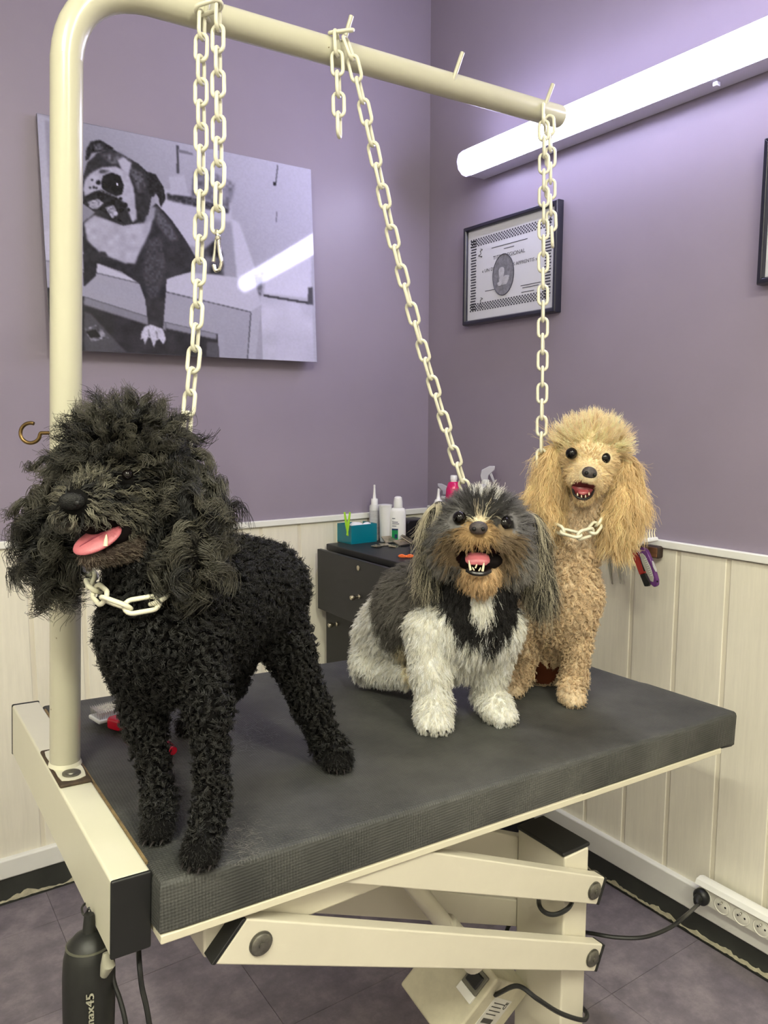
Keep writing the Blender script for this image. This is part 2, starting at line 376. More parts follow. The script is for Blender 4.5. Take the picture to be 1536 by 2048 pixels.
obj('pipe_plug', G().lathe([(PR*.985, 0), (PR*.985, .004), (PR*.8, .007), (0, .0075)], T(*(p0+bd*1.0118)), bax, 28), M_post, post, smooth='angle')
obj('weld_ring', G().lathe([(PR+.0025, 0), (PR+.0018, .003), (PR+.0003, .006)], T(-.0242, py, .0062), TM[:, 2], 28), M_paint, post, smooth='angle')
# pegs: base pixel on the bar, tip pixel
PEG = []
front = -TM[:, 1]
for (ub, vb, ut, vt, s) in ((411, 32, 420, -25, .205), (684, 94, 703, 32, .45), (903, 167, 925, 105, .70), (1087, 217, 1106, 168, .955)):
    s_ = s
    for _ in range(30):                                  # station on the bar below the base pixel
        c = T(*(p0+bd*s_)); q = c-CAM; uu = CX+F*(q@rgt)/(q@fwd); s_ += (ub-uu)/1100.
    c = T(*(p0+bd*s_)); base = c+front*(PR-.002); d0 = (base-CAM)@fwd
    tip = U(ut, vt, d0-.012); b0 = U(ub, vb+3, d0-.004); mid = b0+front*.006
    pth = [c+front*(PR*.6)+(b0-c)*.0+np.array([0, 0, (b0-c)[2]]), b0, b0+(tip-b0)*.12, b0+(tip-b0)*.5, tip]
    obj('peg', G().tube(pth, .0043, 10), M_post, post, smooth='angle'); PEG.append((b0, tip, d0, c))
# brass hook screwed in the post
hk = T(-.0242, py, .5272); d0 = (hk-CAM)@fwd; h = []
cx_, cy_, rr = 61, 866, 20
for a in np.linspace(math.radians(70), math.radians(330), 22): h.append(U(cx_+rr*math.cos(a), cy_-rr*math.sin(a), d0))
h += [U(81, 867, d0), U(87, 866, d0), U(105, 866, d0), U(125, 866, d0)]
M_brass = mat('tarnished_brass', (118, 96, 62), .32, metal=.95, var=.2, vscale=60)
obj('hook', G().tube(smooth_path(h, 3), .0029, 10), M_brass, post, smooth='angle')
# underframe: two parallel lifting arms on each side, column, actuator, motor
YA = .875
def lift_arm(A, B, y0, y1, nm, near_end=True):                          # centre line A->B in the x-z plane
    A, B = np.array(A), np.array(B); d = (B-A)/np.linalg.norm(B-A); n = np.array([-d[1], d[0]]); hh = .0255
    q = lambda p: p
    poly = [A-d*.0-n*hh+np.array([-.012, 0]), B-n*hh, B+n*hh, A+n*hh+np.array([.012, 0])]
    o = obj(nm, G().prism([tuple(p) for p in poly], lambda a, c, y: np.array([a, y, c]), y0, y1), M_paint2, table, bevel=.003)
    capl = [poly[0]-d*.006, poly[0], poly[3], poly[3]-d*.006]; capr = [poly[1], poly[1]+d*.006, poly[2]+d*.006, poly[2]]
    for cp in ((capl, capr) if near_end else (capr,)): obj('arm_cap', G().prism([tuple(p) for p in cp], lambda a, c, y: np.array([a, y, c]), y0-.0008, y1+.0008), M_black, o, bevel=.0015)
    for P in ((A+d*.045, B-d*.022) if near_end else (B-d*.022,)):
        c = np.array([P[0], y0-.0002, P[1]])
        obj('pivot_bolt', G().lathe([(.0168, 0), (.0168, .0015), (.0148, .0016), (.0148, .004), (.013, .0055), (.0045, .0058), (.0045, .0078), (0, .008)], c, (0, -1, 0), 24), M_bolt, o, smooth='angle')
    return o
for k, (y0, y1) in enumerate(((YA, YA+.026), (YA+.15, YA+.176))):
    lift_arm((.357, .7305), (1.082, .402), y0, y1, 'lift_arm')
    lift_arm((.53, .7815), (1.081, .536), y0, y1, 'lift_arm', False)
colm = obj('column', G().box((1.012, YA+.027, .02), (1.076, YA+.149, .612)), M_paint2, table, bevel=.004)
obj('column_cap', G().box((1.008, YA+.0275, .612), (1.080, YA+.1485, .62)), M_black, colm, bevel=.003)
obj('base_frame', G().box((.55, YA-.08, .012), (1.15, YA-.02, .06)), M_paint2, table, bevel=.004)
obj('base_frame', G().box((.55, YA+.2, .012), (1.15, YA+.26, .06)), M_paint2, table, bevel=.004)
obj('base_frame', G().box((.98, YA-.02, .0125), (1.10, YA+.2, .0605)), M_paint2, table, bevel=.004)
for (fx, fy) in ((.58, YA-.05), (1.12, YA-.05), (.58, YA+.23), (1.12, YA+.23)):
    obj('foot', G().lathe([(.022, 0), (.022, .008), (.012, .0115)], (fx, fy, 0), n=16), M_black, table, smooth='angle')
obj('top_bracket', G().box((.33, YA+.027, .70), (.66, YA+.149, .745)), M_paint2, table, bevel=.004)
obj('top_rail', G().box((.5, YA-.002, .752), (1.02, YA+.03, .775), lambda x, y, z: np.array([x, y, z-(x-.5)*.047+.012])), M_paint2, table, bevel=.003)
obj('top_rail', G().box((.5, YA+.15, .752), (1.02, YA+.18, .775), lambda x, y, z: np.array([x, y, z-(x-.5)*.047+.012])), M_paint2, table, bevel=.003)
obj('cross_bracket', G().box((.985, YA+.19, .60), (1.015, YA+.30, .705)), M_paint2, table, bevel=.004)
A_, B_ = PL(822, 1765, 1, YA+.088), PL(900, 1862, 1, YA+.088); dd = (B_-A_)/np.linalg.norm(B_-A_)
act = obj('actuator', G().tube([A_-dd*.10, A_, B_], .0155, 20), M_paint2, table, smooth='angle')
obj('collar', G().tube([B_-dd*.02, B_-dd*.018, B_+dd*.035, B_+dd*.10], [.019, .0215, .0225, .0225], 20), M_paint2, act, smooth='angle')
# motor box
M_box = mat('grubby_plastic', (198, 192, 168), .55, var=.14, vscale=18)
def cvec(a, b_, c): w = rgt*a+upv*b_-fwd*c; return w/np.linalg.norm(w)
E_ = cvec(-.65, -.76, .12); F_ = cvec(.6, -.8, -.9); F_ -= E_*(F_@E_); F_ /= np.linalg.norm(F_)
G_ = np.cross(E_, F_); G_ *= np.sign(G_@cvec(-.77, .63, -1.0))
fr = frame(U(997, 1958, 1.40), E_, F_, G_)               # x along the ridge, y down the label side, z along the switch side
mb = obj('motor_box', G().box((0, 0, 0), (.15, .16, .14), fr), M_box, table, bevel=.005, seg=3)
M_sw = mat('grey_switch', (110, 108, 96), .5); M_lab = mat('paper_label', (214, 212, 204), .6); M_ink = mat('label_ink', (60, 58, 56), .7)
def on_label(x0, y0, x1, y1, h, m, nm, par): return obj(nm, G().box((x0, y0, -h), (x1, y1, .0005), fr), m, par)
lb = on_label(.034, .040, .098, .118, .0008, M_lab, 'rating_label', mb)
on_label(.078, .052, .088, .096, .0012, M_ink, 'print', lb)
for k in range(4): on_label(.044+k*.008, .05, .046+k*.008, .10-.008*(k % 2), .0011, M_ink, 'print', lb)
sw = obj('switch', G().box((.012, -.006, .012), (.052, .001, .05), fr), M_sw, mb, bevel=.002)
obj('rocker', G().box((.018, -.010, .017), (.044, -.004, .046), fr), M_black, sw, bevel=.003)
obj('flange', G().box((.052, -.006, .012), (.068, .001, .05), fr), M_white, sw, bevel=.001)
# cables of the table
def cable(name, pts, r, parent, m=None, n=8): return obj(name, G().tube(smooth_path(pts, 8), r, n), m or M_black, parent, smooth='angle')
cable('motor_cord', [fr(.03, .03, -.001), U(1035, 1972, 1.36), U(1075, 1998, 1.34), U(1120, 2026, 1.37), U(1165, 2040, 1.42), U(1174, 2028, 1.47), U(1165, 2015, 1.56)], .0042, table)
cable('loop_cord', [U(1080, 1775, 1.50), U(1078, 1808, 1.405), U(1092, 1826, 1.395), U(1115, 1828, 1.392), U(1140, 1812, 1.40), U(1150, 1780, 1.48)], .0042, table)
# socket strip and plug
M_sock = mat('socket_plastic', (226, 224, 212), .35)
strip = thing('socket_strip', 'white multi socket strip fixed along the skirting board', 'socket strip', (X0-.02, .75, .16))
obj('body', G().box((X0-.058, .42, .138), (X0-.0245, 1.105, .188)), M_sock, strip, bevel=.003)
obj('cover', G().prism([(-.028, .198), (-.044, .203), (-.060, .2), (-.066, .188), (-.062, .186), (-.028, .186)], lambda a, c, y: np.array([X0+a, y, c]), .415, 1.112), M_white, strip, smooth='angle')
for k in range(11):
    yy = 1.09-.0525*k
    s_ = obj('socket', G().lathe([(.0205, .0), (.0225, .0014), (.021, .0026), (.0185, .0012), (.0175, -.010+.0118), (.0, .0012)], (X0-.058, yy, .162), (-1, 0, 0), 24), M_sock, strip, smooth='angle')
    for a in (0, 1): obj('pin_hole', G().lathe([(.0028, 0), (.0028, .0004)], (X0-.0592, yy+(.0095 if a else -.0095), .162), (-1, 0, 0), 10), M_black, s_)
    obj('earth_pin', G().lathe([(.0026, 0), (.0026, .006), (.001, .008)], (X0-.0592, yy, .172), (-1, 0, 0), 10), M_steel, s_)
cord = thing('power_cord', 'black power cord with round plug running from the socket strip to the table', 'power cord', PL(1425, 1785, 0, X0-.07))
pp = np.array([X0-.0605, 1.09, .162]); pd = np.array([-1, 0, 0])
obj('plug', G().lathe([(.0195, 0), (.0215, .004), (.0215, .012), (.017, .018), (.013, .021)], pp, pd, 24), M_black, cord, smooth='angle')
q0 = pp+pd*.019; q1 = U(1398, 1808, (q0-CAM)@fwd-.02)
obj('strain_relief', G().tube(smooth_path([q0, q0+pd*.006+(q1-q0)*.15, q0+(q1-q0)*.55+pd*.008, q1+pd*.006], 5), [.0125, .0125, .012, .0115, .011, .0105, .010, .0095, .009, .0088, .0085, .008, .0075, .007, .0065, .006], 14), M_black, cord, smooth='angle')
cable('cord', [q1+pd*.006, U(1375, 1828, 1.66), U(1340, 1855, 1.60), U(1290, 1874, 1.56), U(1235, 1875, 1.56), U(1185, 1867, 1.58), U(1150, 1860, 1.64), np.array([1.05, 1.06, .40]), np.array([1.02, 1.10, .2])], .0042, cord)
# clippers hanging on the beam
M_clip = mat('black_clipper_shell', (26, 27, 25), .5, var=.2, vscale=30); M_grey = mat('grey_lettering', (150, 148, 132), .5)
cdp = .985
ct, cb = U(178, 1862, cdp), U(178, 2110, cdp+.005)
clip = thing('hair_clipper', 'black electric hair clipper hanging head up under the cream end beam', 'clipper', cb)
dz = (cb-ct)/np.linalg.norm(cb-ct)
cbody = obj('body', G().tube([ct+(cb-ct)*t for t in (0, .03, .1, .2, .35, .6, .8, 1)], [.008, .018, .0275, .0310, .0322, .0318, .0310, .0300], 28), M_clip, clip, smooth='angle')
obj('head', G().tube([ct-dz*.022, ct-dz*.006, ct+dz*.004], [.006, .0075, .009], 16), M_clip, clip, smooth='angle')
obj('ring', G().tube([ct+dz*.0150, ct+dz*.0172], [.0279, .0284], 28), mat('dark_grey_ring', (84, 84, 72), .4), clip, smooth='angle')
obj('release_lever', G().tube([U(212, 1905, .95), U(216, 1930, .948), U(208, 1950, .952)], [.004, .009, .005], 10), M_grey, clip, smooth='angle')
hang = obj('hanging_loop', G().tube(smooth_path([ct-dz*.03, U(168, 1830, 1.0), U(164, 1815, 1.02), U(176, 1806, 1.03), U(183, 1828, 1.0), U(186, 1862, .99)], 6), .0016, 6), M_black, clip)
def text(name, body, m, size, o, ex, ey, parent, ext=.0003, align='CENTER', sx=1.0, shear=0.0):
    c = bpy.data.curves.new(name, 'FONT'); c.body = body; c.size = size; c.align_x = align; c.align_y = 'CENTER'; c.extrude = ext; c.resolution_u = 3; c.shear = shear
    t = bpy.data.objects.new(name, c); COL.objects.link(t); dg = bpy.context.evaluated_depsgraph_get(); me = bpy.data.meshes.new_from_object(t.evaluated_get(dg)); bpy.data.objects.remove(t)
    me.name = name; ex = np.array(ex, float); ey = np.array(ey, float); ez = np.cross(ex, ey)
    off = root_of(parent); R = np.array([ex*sx, ey, ez]).T
    for v in me.vertices: v.co = Vector(R@np.array(v.co)+np.array(o)-off)
    me.materials.clear(); me.materials.append(m); return link_obj(name, me, parent)
tc = U(181, 1991, cdp); td = (CAM-tc); td -= dz*(td@dz); td /= np.linalg.norm(td)
text('lettering', 'max45', M_grey, .0135, tc+td*.0318, -dz, np.cross(td, -dz), cbody, sx=1.25, ext=.0012)
text('lettering', 'CE', M_ink, .014, fr(.046, .104, -.0012), -E_, -F_, lb)
for k, pts in enumerate(([(222, 1925, .99), (228, 1965, .985), (240, 2000, .98), (250, 2040, .975), (256, 2090, .97)], [(277, 1895, 1.0), (279, 1930, .975), (284, 1975, .97), (294, 2020, .965), (305, 2090, .96)])):
    tag(cable('clipper_cable', [U(*p) for p in pts], .0033, None), ('black cable dangling next to the hanging clipper', 'black cable dangling under the black beam end cap')[k], 'cable', 'cables under the table')
# ---------------------------------------------------------------- chains
M_chain = mat('cream_plastic_chain', (222, 219, 198), .35, spec=.5)
nt, b = nodes(M_chain); b.inputs['Subsurface Weight'].default_value = .15; b.inputs['Subsurface Radius'].default_value = (.004, .004, .003)
LW, LO, LWD, LP = .0033, .0480, .0255, .0352             # wire radius, outer length, outer width, pitch
def link_geo():
    hw = LWD/2-LW; hl = LO/2-LW; st = hl-hw; p = []
    for a in np.linspace(0, math.pi, 9): p.append((hw*math.cos(a), 0, st+hw*math.sin(a)))
    for a in np.linspace(math.pi, 2*math.pi, 9): p.append((hw*math.cos(a), 0, -st+hw*math.sin(a)))
    return G().tube(p, LW, 8, closed=True, up=(0, 1, 0))
_lg = link_geo(); link_me = bpy.data.meshes.new('link'); link_me.from_pydata(_lg.v, [], _lg.f); link_me.update()
link_me.polygons.foreach_set('use_smooth', [True]*len(link_me.polygons)); link_me.materials.append(M_chain)
def lay_chain(par, pts, twist=.35, start=0, up=None, wob=.12, fine=14):
    P = np.array(smooth_path(pts, fine)); seg = np.linalg.norm(np.diff(P, axis=0), axis=1); s = np.concatenate([[0], np.cumsum(seg)]); n = max(1, int(round(s[-1]/LP))); off = root_of(par)
    step = s[-1]/n
    for k in range(n):
        a, b2 = [np.array([np.interp(x, s, P[:, i]) for i in range(3)]) for x in (k*step, (k+1)*step)]
        c = (a+b2)/2; z = (b2-a)/np.linalg.norm(b2-a); x = np.array(rgt if up is None else up, float); x -= z*(x@z); x /= np.linalg.norm(x); y = np.cross(z, x)
        t = twist+(math.pi/2 if (k+start) % 2 else 0)+random.uniform(-wob, wob); xx = math.cos(t)*x+math.sin(t)*y; yy = np.cross(z, xx)
        o = link_obj('link', link_me, par); c = c-off
        o.matrix_local = Matrix(((xx[0], yy[0], z[0], c[0]), (xx[1], yy[1], z[1], c[1]), (xx[2], yy[2], z[2], c[2]), (0, 0, 0, 1)))
    return n
d1, d2_, d3 = PEG[0][2]-.012, PEG[1][2]-.012, PEG[3][2]-.012
ch = thing('chain', 'cream plastic chain with a metal snap hook, looped round the black poodle neck', 'chain', PEG[0][0], 'plastic chains on the arm pegs')
lay_chain(ch, [U(404, 28, d1), U(402, 150, d1), U(402, 400, d1), U(397, 560, d1), U(390, 690, d1-.01), U(379, 800, d1-.02), U(372, 880, d1-.03), U(360, 960, d1-.05)], twist=.25, start=1)
lay_chain(ch, [U(436, 10, d1-.004), U(436, 120, d1-.004), U(437, 300, d1-.004), U(435, 462, d1-.004)], twist=.2, start=1)
lay_chain(ch, [U(395, 22, d1-.006), U(440, 8, d1-.008)], twist=1.2, start=0)
lay_chain(ch, [U(345, 1120, 1.10), U(345, 1165, 1.06), U(325, 1196, .985), U(288, 1213, .958), U(243, 1213, .958), U(206, 1196, .968), U(186, 1172, 1.01), U(178, 1140, 1.09)], twist=.5, start=0, up=upv, wob=.2)
# snap hook
M_chrome = mat('chrome', (206, 204, 192), .12, metal=1.0)
dh = d1-.004; sn = obj('snap_hook', G().tube(smooth_path([U(434, 462, dh), U(437, 476, dh), U(438, 492, dh), U(440, 510, dh), U(443, 525, dh), U(439, 538, dh), U(431, 541, dh), U(427, 530, dh)], 5), .0030, 10), M_chrome, ch, smooth='angle')
obj('gate', G().tube([U(431, 478, dh), U(429, 505, dh), U(427, 524, dh)], [.0016, .0022, .0032], 8), M_chrome, sn, smooth='angle')
obj('eye', G().tube(arc(U(435, 466, dh), .0045, 0, 2*math.pi*.95, 16, upv, rgt*.5+fwd*.8), .0018, 8), M_chrome, sn, smooth='angle')
obj('swivel', G().lathe([(.0034, 0), (.0048, .002), (.0048, .005), (.003, .007)], U(436, 481, dh), upv, 14), M_chrome, sn, smooth='angle')
ch = thing('chain', 'cream plastic chain knotted on a peg and running slanted down to the shih tzu', 'chain', PEG[1][0], 'plastic chains on the arm pegs')
lay_chain(ch, [U(690, 76, d2_), U(700, 100, d2_), U(727, 210, d2_+.02), U(757, 345, d2_+.05), U(789, 490, d2_+.09), U(826, 630, d2_+.12), U(862, 755, d2_+.15), U(903, 890, d2_+.18), U(930, 975, d2_+.20), U(945, 1030, d2_+.21)], twist=.35, start=1)
lay_chain(ch, [U(672, 66, d2_-.006), U(674, 110, d2_-.006), U(677, 190, d2_-.004), U(678, 270, d2_-.004)], twist=.15, start=1)
lay_chain(ch, [U(660, 66, d2_-.002), U(705, 60, d2_-.006)], twist=1.05, start=0)
ch = thing('chain', 'cream plastic chain hanging doubled from the end peg, looped round the cream poodle neck', 'chain', PEG[3][0], 'plastic chains on the arm pegs')
lay_chain(ch, [U(1087, 212, d3), U(1088, 330, d3), U(1087, 450, d3), U(1086, 600, d3), U(1085, 740, d3-.005), U(1083, 880, d3-.01), U(1083, 930, d3-.01), U(1090, 1000, d3-.02)], twist=.2, start=1)
lay_chain(ch, [U(1098, 235, d3+.012), U(1101, 300, d3+.012), U(1101, 400, d3+.012), U(1105, 490, d3+.012)], twist=.25, start=0)
lay_chain(ch, [U(1098, 1050, 1.62), U(1112, 1056, 1.575), U(1135, 1066, 1.545), U(1162, 1071, 1.535), U(1183, 1064, 1.55), U(1197, 1045, 1.58), U(1206, 1015, 1.63)], twist=.5, start=1, up=upv, wob=.2)

# ---------------------------------------------------------------- bulldog print on the wall
def poly_mask(P, X, Y):
    P = np.array(P, float); n = len(P); ins = np.zeros(X.shape, bool)
    for i in range(n):
        x0, y0 = P[i]; x1, y1 = P[(i+1) % n]
        if y0 == y1: continue
        c = ((y0 > Y) != (y1 > Y)) & (X < (x1-x0)*(Y-y0)/(y1-y0)+x0); ins ^= c
    return ins
def blur(a, k):
    for _ in range(k):
        a = (np.roll(a, 1, 0)+np.roll(a, -1, 0)+2*a)/4; a = (np.roll(a, 1, 1)+np.roll(a, -1, 1)+2*a)/4
    return a
def vnoise(X, Y, sc, seed):
    r = np.random.default_rng(seed); t = r.random((64, 64)); x = X/sc; y = Y/sc; xi = np.floor(x).astype(int); yi = np.floor(y).astype(int); fx = x-xi; fy = y-yi
    fx = fx*fx*(3-2*fx); fy = fy*fy*(3-2*fy); g = lambda i, j: t[(yi+j) % 64, (xi+i) % 64]
    return (g(0, 0)*(1-fx)+g(1, 0)*fx)*(1-fy)+(g(0, 1)*(1-fx)+g(1, 1)*fx)*fy
PX0, PX1, PZ0, PZ1 = .461, 1.302, 1.594, 2.223; NX, NZ = 380, 284
xs = np.linspace(PX0, PX1, NX+1); zs = np.linspace(PZ1, PZ0, NZ+1); GX, GZ = np.meshgrid(xs, zs)
qx, qy, qz = GX-CAM[0], np.full_like(GX, Y0-.02)-CAM[1], GZ-CAM[2]
dd_ = qx*fwd[0]+qy*fwd[1]+qz*fwd[2]
pu = CX+F*(qx*rgt[0]+qy*rgt[1]+qz*rgt[2])/dd_; pv = CY-F*(qx*upv[0]+qy*upv[1]+qz*upv[2])/dd_
KX, KY = pu*2.2588, (pv-200)*2.2588                       # layout sheet coordinates of the print
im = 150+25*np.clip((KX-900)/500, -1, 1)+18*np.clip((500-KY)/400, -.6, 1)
def fill(P, val, soft=1, nz=0, nsc=12, seed=1, amt=1.0):
    global im
    m = blur(poly_mask(P, KX, KY).astype(float), soft); c = val+(nz*(vnoise(KX, KY, nsc, seed)-.5)*2 if nz else 0)
    im = im*(1-m*amt)+c*m*amt
fill([(160, 60), (240, 90), (240, 700), (160, 700)], 165, 4)
fill([(200, 90), (225, 95), (240, 560), (228, 560)], 140, 2)
fill([(795, 205), (806, 207), (806, 335), (795, 335)], 70, 1); fill([(806, 225), (870, 240), (870, 252), (806, 240)], 110, 1)
fill([(700, 400), (1040, 470), (1040, 700), (740, 640)], 172, 6)
fill([(750, 425), (860, 440), (1030, 490), (1025, 515), (900, 490), (750, 455)], 60, 3, 20, 9)
fill([(760, 350), (830, 340), (845, 430), (765, 430)], 165, 2); fill([(960, 330), (1060, 380), (1030, 500), (960, 470)], 120, 5, 30, 14)
fill([(870, 330), (950, 320), (960, 470), (860, 440)], 105, 4, 30, 20)
fill([(1250, 296), (1256, 297), (1246, 375), (1240, 374)], 95, 1); fill([(1231, 372), (1244, 372), (1244, 388), (1231, 388)], 40, 1); fill([(1243, 505), (1248, 505), (1243, 556), (1238, 556)], 110, 1)
fill([(880, 520), (1040, 560), (1060, 810), (880, 780)], 140, 8)
fill([(900, 690), (960, 640), (1000, 700), (1000, 800), (920, 790)], 70, 4, 50, 25, 5)
fill([(1040, 540), (1075, 560), (1160, 820), (1060, 815)], 178, 4)
fill([(1135, 790), (1180, 780), (1165, 890), (1155, 880)], 90, 3, 40, 14)
fill([(1200, 740), (1395, 700), (1395, 900), (1178, 880)], 190, 5)
fill([(1165, 890), (1395, 935), (1400, 1200), (1120, 1180)], 176, 3, 10, 60)
fill([(1178, 882), (1380, 916), (1380, 926), (1178, 892)], 60, 1); fill([(1380, 850), (1400, 850), (1400, 930), (1375, 925)], 70, 2)
fill([(185, 600), (240, 590), (430, 740), (640, 830), (735, 850), (740, 812), (810, 778), (1130, 812), (1168, 930), (1120, 962), (735, 872), (640, 838), (190, 735)], 172, 2)
fill([(188, 728), (640, 838), (735, 872), (1120, 962), (1100, 1175), (1125, 1180), (1165, 930), (1170, 1190), (970, 1170), (970, 1062), (735, 1008), (370, 893), (200, 850)], 146, 1)
fill([(1118, 962), (1168, 928), (1135, 1185), (1096, 1180)], 158, 1)
for q in ([(188, 726), (640, 836), (640, 840), (188, 730)], [(735, 868), (1120, 960), (1120, 965), (735, 873)], [(1116, 965), (1122, 965), (1102, 1175), (1097, 1175)], [(805, 778), (810, 780), (738, 818), (736, 812)]): fill(q, 80, 1)
fill([(195, 850), (370, 893), (735, 1008), (970, 1062), (975, 1180), (200, 1145)], 42, 1, 8, 40)
fill([(370, 893), (735, 1008), (735, 1045), (370, 930)], 118, 2); fill([(735, 1008), (965, 1060), (960, 1085), (735, 1035)], 125, 2)
fill([(370, 960), (400, 970), (480, 1060), (560, 1145), (370, 1140)], 70, 2); fill([(370, 1035), (430, 1020), (480, 1080), (400, 1095)], 105, 1, 50, 12, 3); fill([(375, 1050), (420, 1040), (445, 1075), (400, 1080)], 30, 1)
fill([(920, 1095), (975, 1100), (970, 1175), (915, 1160)], 75, 2); fill([(968, 1060), (998, 1068), (995, 1175), (975, 1175)], 150, 1)
# the dog
fill([(368, 560), (440, 500), (640, 520), (700, 470), (765, 540), (830, 635), (872, 710), (872, 775), (742, 812), (738, 880), (722, 1045), (660, 1048), (645, 905), (620, 835), (540, 780), (432, 742), (425, 800), (368, 850)], 44, 1, 6, 22, 2)
fill([(700, 480), (760, 560), (800, 640), (760, 640), (700, 560)], 75, 6, 15, 10); fill([(650, 640), (720, 620), (740, 760), (700, 900), (660, 900), (640, 800)], 60, 6, 12, 10)
fill([(374, 560), (420, 525), (540, 568), (640, 560), (690, 520), (670, 600), (625, 690), (600, 745), (555, 742), (450, 700), (388, 640)], 158, 3, 10, 26, 4)
fill([(660, 480), (700, 490), (690, 540), (650, 560)], 135, 4); fill([(440, 690), (470, 690), (480, 715), (445, 712)], 50, 2)
fill([(368, 470), (372, 350), (392, 285), (440, 240), (500, 220), (560, 255), (622, 290), (662, 328), (684, 420), (665, 520), (605, 562), (550, 572), (480, 540), (420, 510)], 42, 1, 9, 16, 6)
fill([(383, 278), (388, 225), (408, 190), (450, 181), (515, 222), (455, 236), (412, 242), (396, 272)], 34, 1, 14, 10); fill([(420, 205), (450, 200), (470, 225), (430, 232)], 80, 3, 30, 8)
fill([(655, 325), (700, 338), (735, 398), (744, 450), (722, 488), (700, 440), (672, 442)], 34, 1, 12, 9); fill([(700, 425), (712, 445), (714, 478), (700, 470), (690, 445)], 150, 1)
fill([(450, 250), (540, 240), (600, 285), (500, 290)], 85, 6, 30, 12); fill([(575, 300), (640, 330), (660, 420), (620, 420)], 70, 6, 25, 10)
fill([(528, 272), (556, 262), (592, 288), (578, 345), (560, 330), (545, 315)], 165, 2)
fill([(372, 400), (380, 365), (405, 335), (455, 308), (520, 303), (572, 328), (600, 400), (612, 540), (592, 558), (560, 470), (515, 438), (450, 408), (415, 422), (376, 440)], 160, 2, 8, 16, 8)
fill([(455, 315), (500, 322), (470, 335), (440, 330)], 70, 2, 20, 6)
fill([(452, 380), (462, 345), (500, 330), (540, 345), (556, 390), (548, 430), (520, 440), (480, 420), (458, 405)], 24, 1, 8, 12)
fill([(522, 380), (530, 380), (530, 390), (522, 390)], 190, 0)
fill([(372, 470), (385, 440), (420, 418), (452, 412), (520, 440), (548, 470), (572, 540), (560, 568), (505, 540), (450, 500), (400, 490)], 30, 1, 14, 10)
for (x, y, r) in ((440, 377, 11), (420, 398, 6), (432, 402, 5), (403, 400, 5), (412, 365, 5), (560, 480, 12), (540, 450, 8), (575, 500, 8)): fill([(x+r*math.cos(a), y+r*math.sin(a)) for a in np.linspace(0, 6.28, 12)], 24, 1)
for P in ([(392, 465), (440, 450), (462, 470), (430, 500), (400, 490)], [(470, 490), (510, 480), (530, 520), (500, 540)], [(440, 405), (455, 415), (520, 440), (530, 448), (450, 415)]): fill(P, 140, 1, 45, 9, 11)
fill([(530, 520), (560, 500), (575, 545), (550, 560)], 40, 1)
fill([(640, 1028), (668, 1018), (722, 1038), (736, 1085), (722, 1108), (706, 1082), (692, 1090), (680, 1122), (668, 1080), (655, 1075), (640, 1110), (634, 1080), (622, 1086), (626, 1055)], 178, 1, 12, 8)
for q in ([(655, 1040), (660, 1040), (664, 1075), (660, 1075)], [(690, 1045), (694, 1045), (700, 1080), (696, 1080)]): fill(q, 100, 1)
im = np.clip(im+6*(vnoise(KX, KY, 7, 3)-.5), 0, 255)
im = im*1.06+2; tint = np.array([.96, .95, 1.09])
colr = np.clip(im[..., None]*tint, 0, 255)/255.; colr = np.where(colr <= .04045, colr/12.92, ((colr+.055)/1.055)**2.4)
yf = Y0-.022
M_print = attr_mat('glossy_photo_print', rough=.05, spec=.36)
vv = np.stack([GX.ravel(), np.full(GX.size, yf), GZ.ravel()], 1); idx = np.arange(GX.size).reshape(GX.shape)
ff = np.stack([idx[:-1, :-1].ravel(), idx[1:, :-1].ravel(), idx[1:, 1:].ravel(), idx[:-1, 1:].ravel()], 1)
def np_mesh(name, V, Fc, m, parent, smooth=True, col=None, at=None):
    off = root_of(parent) if parent is not None else (np.array(at) if at is not None else np.zeros(3)); me = bpy.data.meshes.new(name); V = np.asarray(V, np.float32)-off.astype(np.float32); Fc = np.asarray(Fc, np.int32)
    me.vertices.add(len(V)); me.vertices.foreach_set('co', V.ravel()); k = Fc.shape[1]; me.loops.add(Fc.size); me.loops.foreach_set('vertex_index', Fc.ravel()); me.polygons.add(len(Fc))
    me.polygons.foreach_set('loop_start', np.arange(0, Fc.size, k, dtype=np.int32)); me.polygons.foreach_set('loop_total', np.full(len(Fc), k, np.int32)); me.polygons.foreach_set('use_smooth', np.full(len(Fc), bool(smooth)))
    me.update(calc_edges=True); me.validate()
    if col is not None:
        a = me.attributes.new('col', 'FLOAT_COLOR', 'POINT'); a.data.foreach_set('color', np.concatenate([np.asarray(col, np.float32), np.ones((len(V), 1), np.float32)], 1).ravel())
    me.materials.append(m); o = link_obj(name, me, parent)
    if parent is None and at is not None: o.location = tuple(at)
    return o
TILT = .046
def tilt(p): q = np.array(p, float); q[..., 1] -= (PZ1-q[..., 2])*TILT; return q
poster = thing('bulldog_print', 'unframed black and white photo panel of a bulldog leaning over a tub', 'picture', (.88, Y0-.01, PZ0))
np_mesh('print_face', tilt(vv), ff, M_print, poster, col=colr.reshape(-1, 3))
obj('panel', G().box((PX0, Y0-.0215, PZ0), (PX1, Y0-.0105, PZ1), lambda x, y, z: tilt([x, y, z])), mat('panel_edge', (120, 116, 124), .5), poster)
obj('spacer', G().box((PX0+.1, Y0-.0105, PZ0+.1), (PX1-.1, Y0-.0002, PZ1-.1), lambda x, y, z: np.array([x, y-((PZ1-z)*TILT if y < Y0-.005 else 0), z])), M_black, poster)

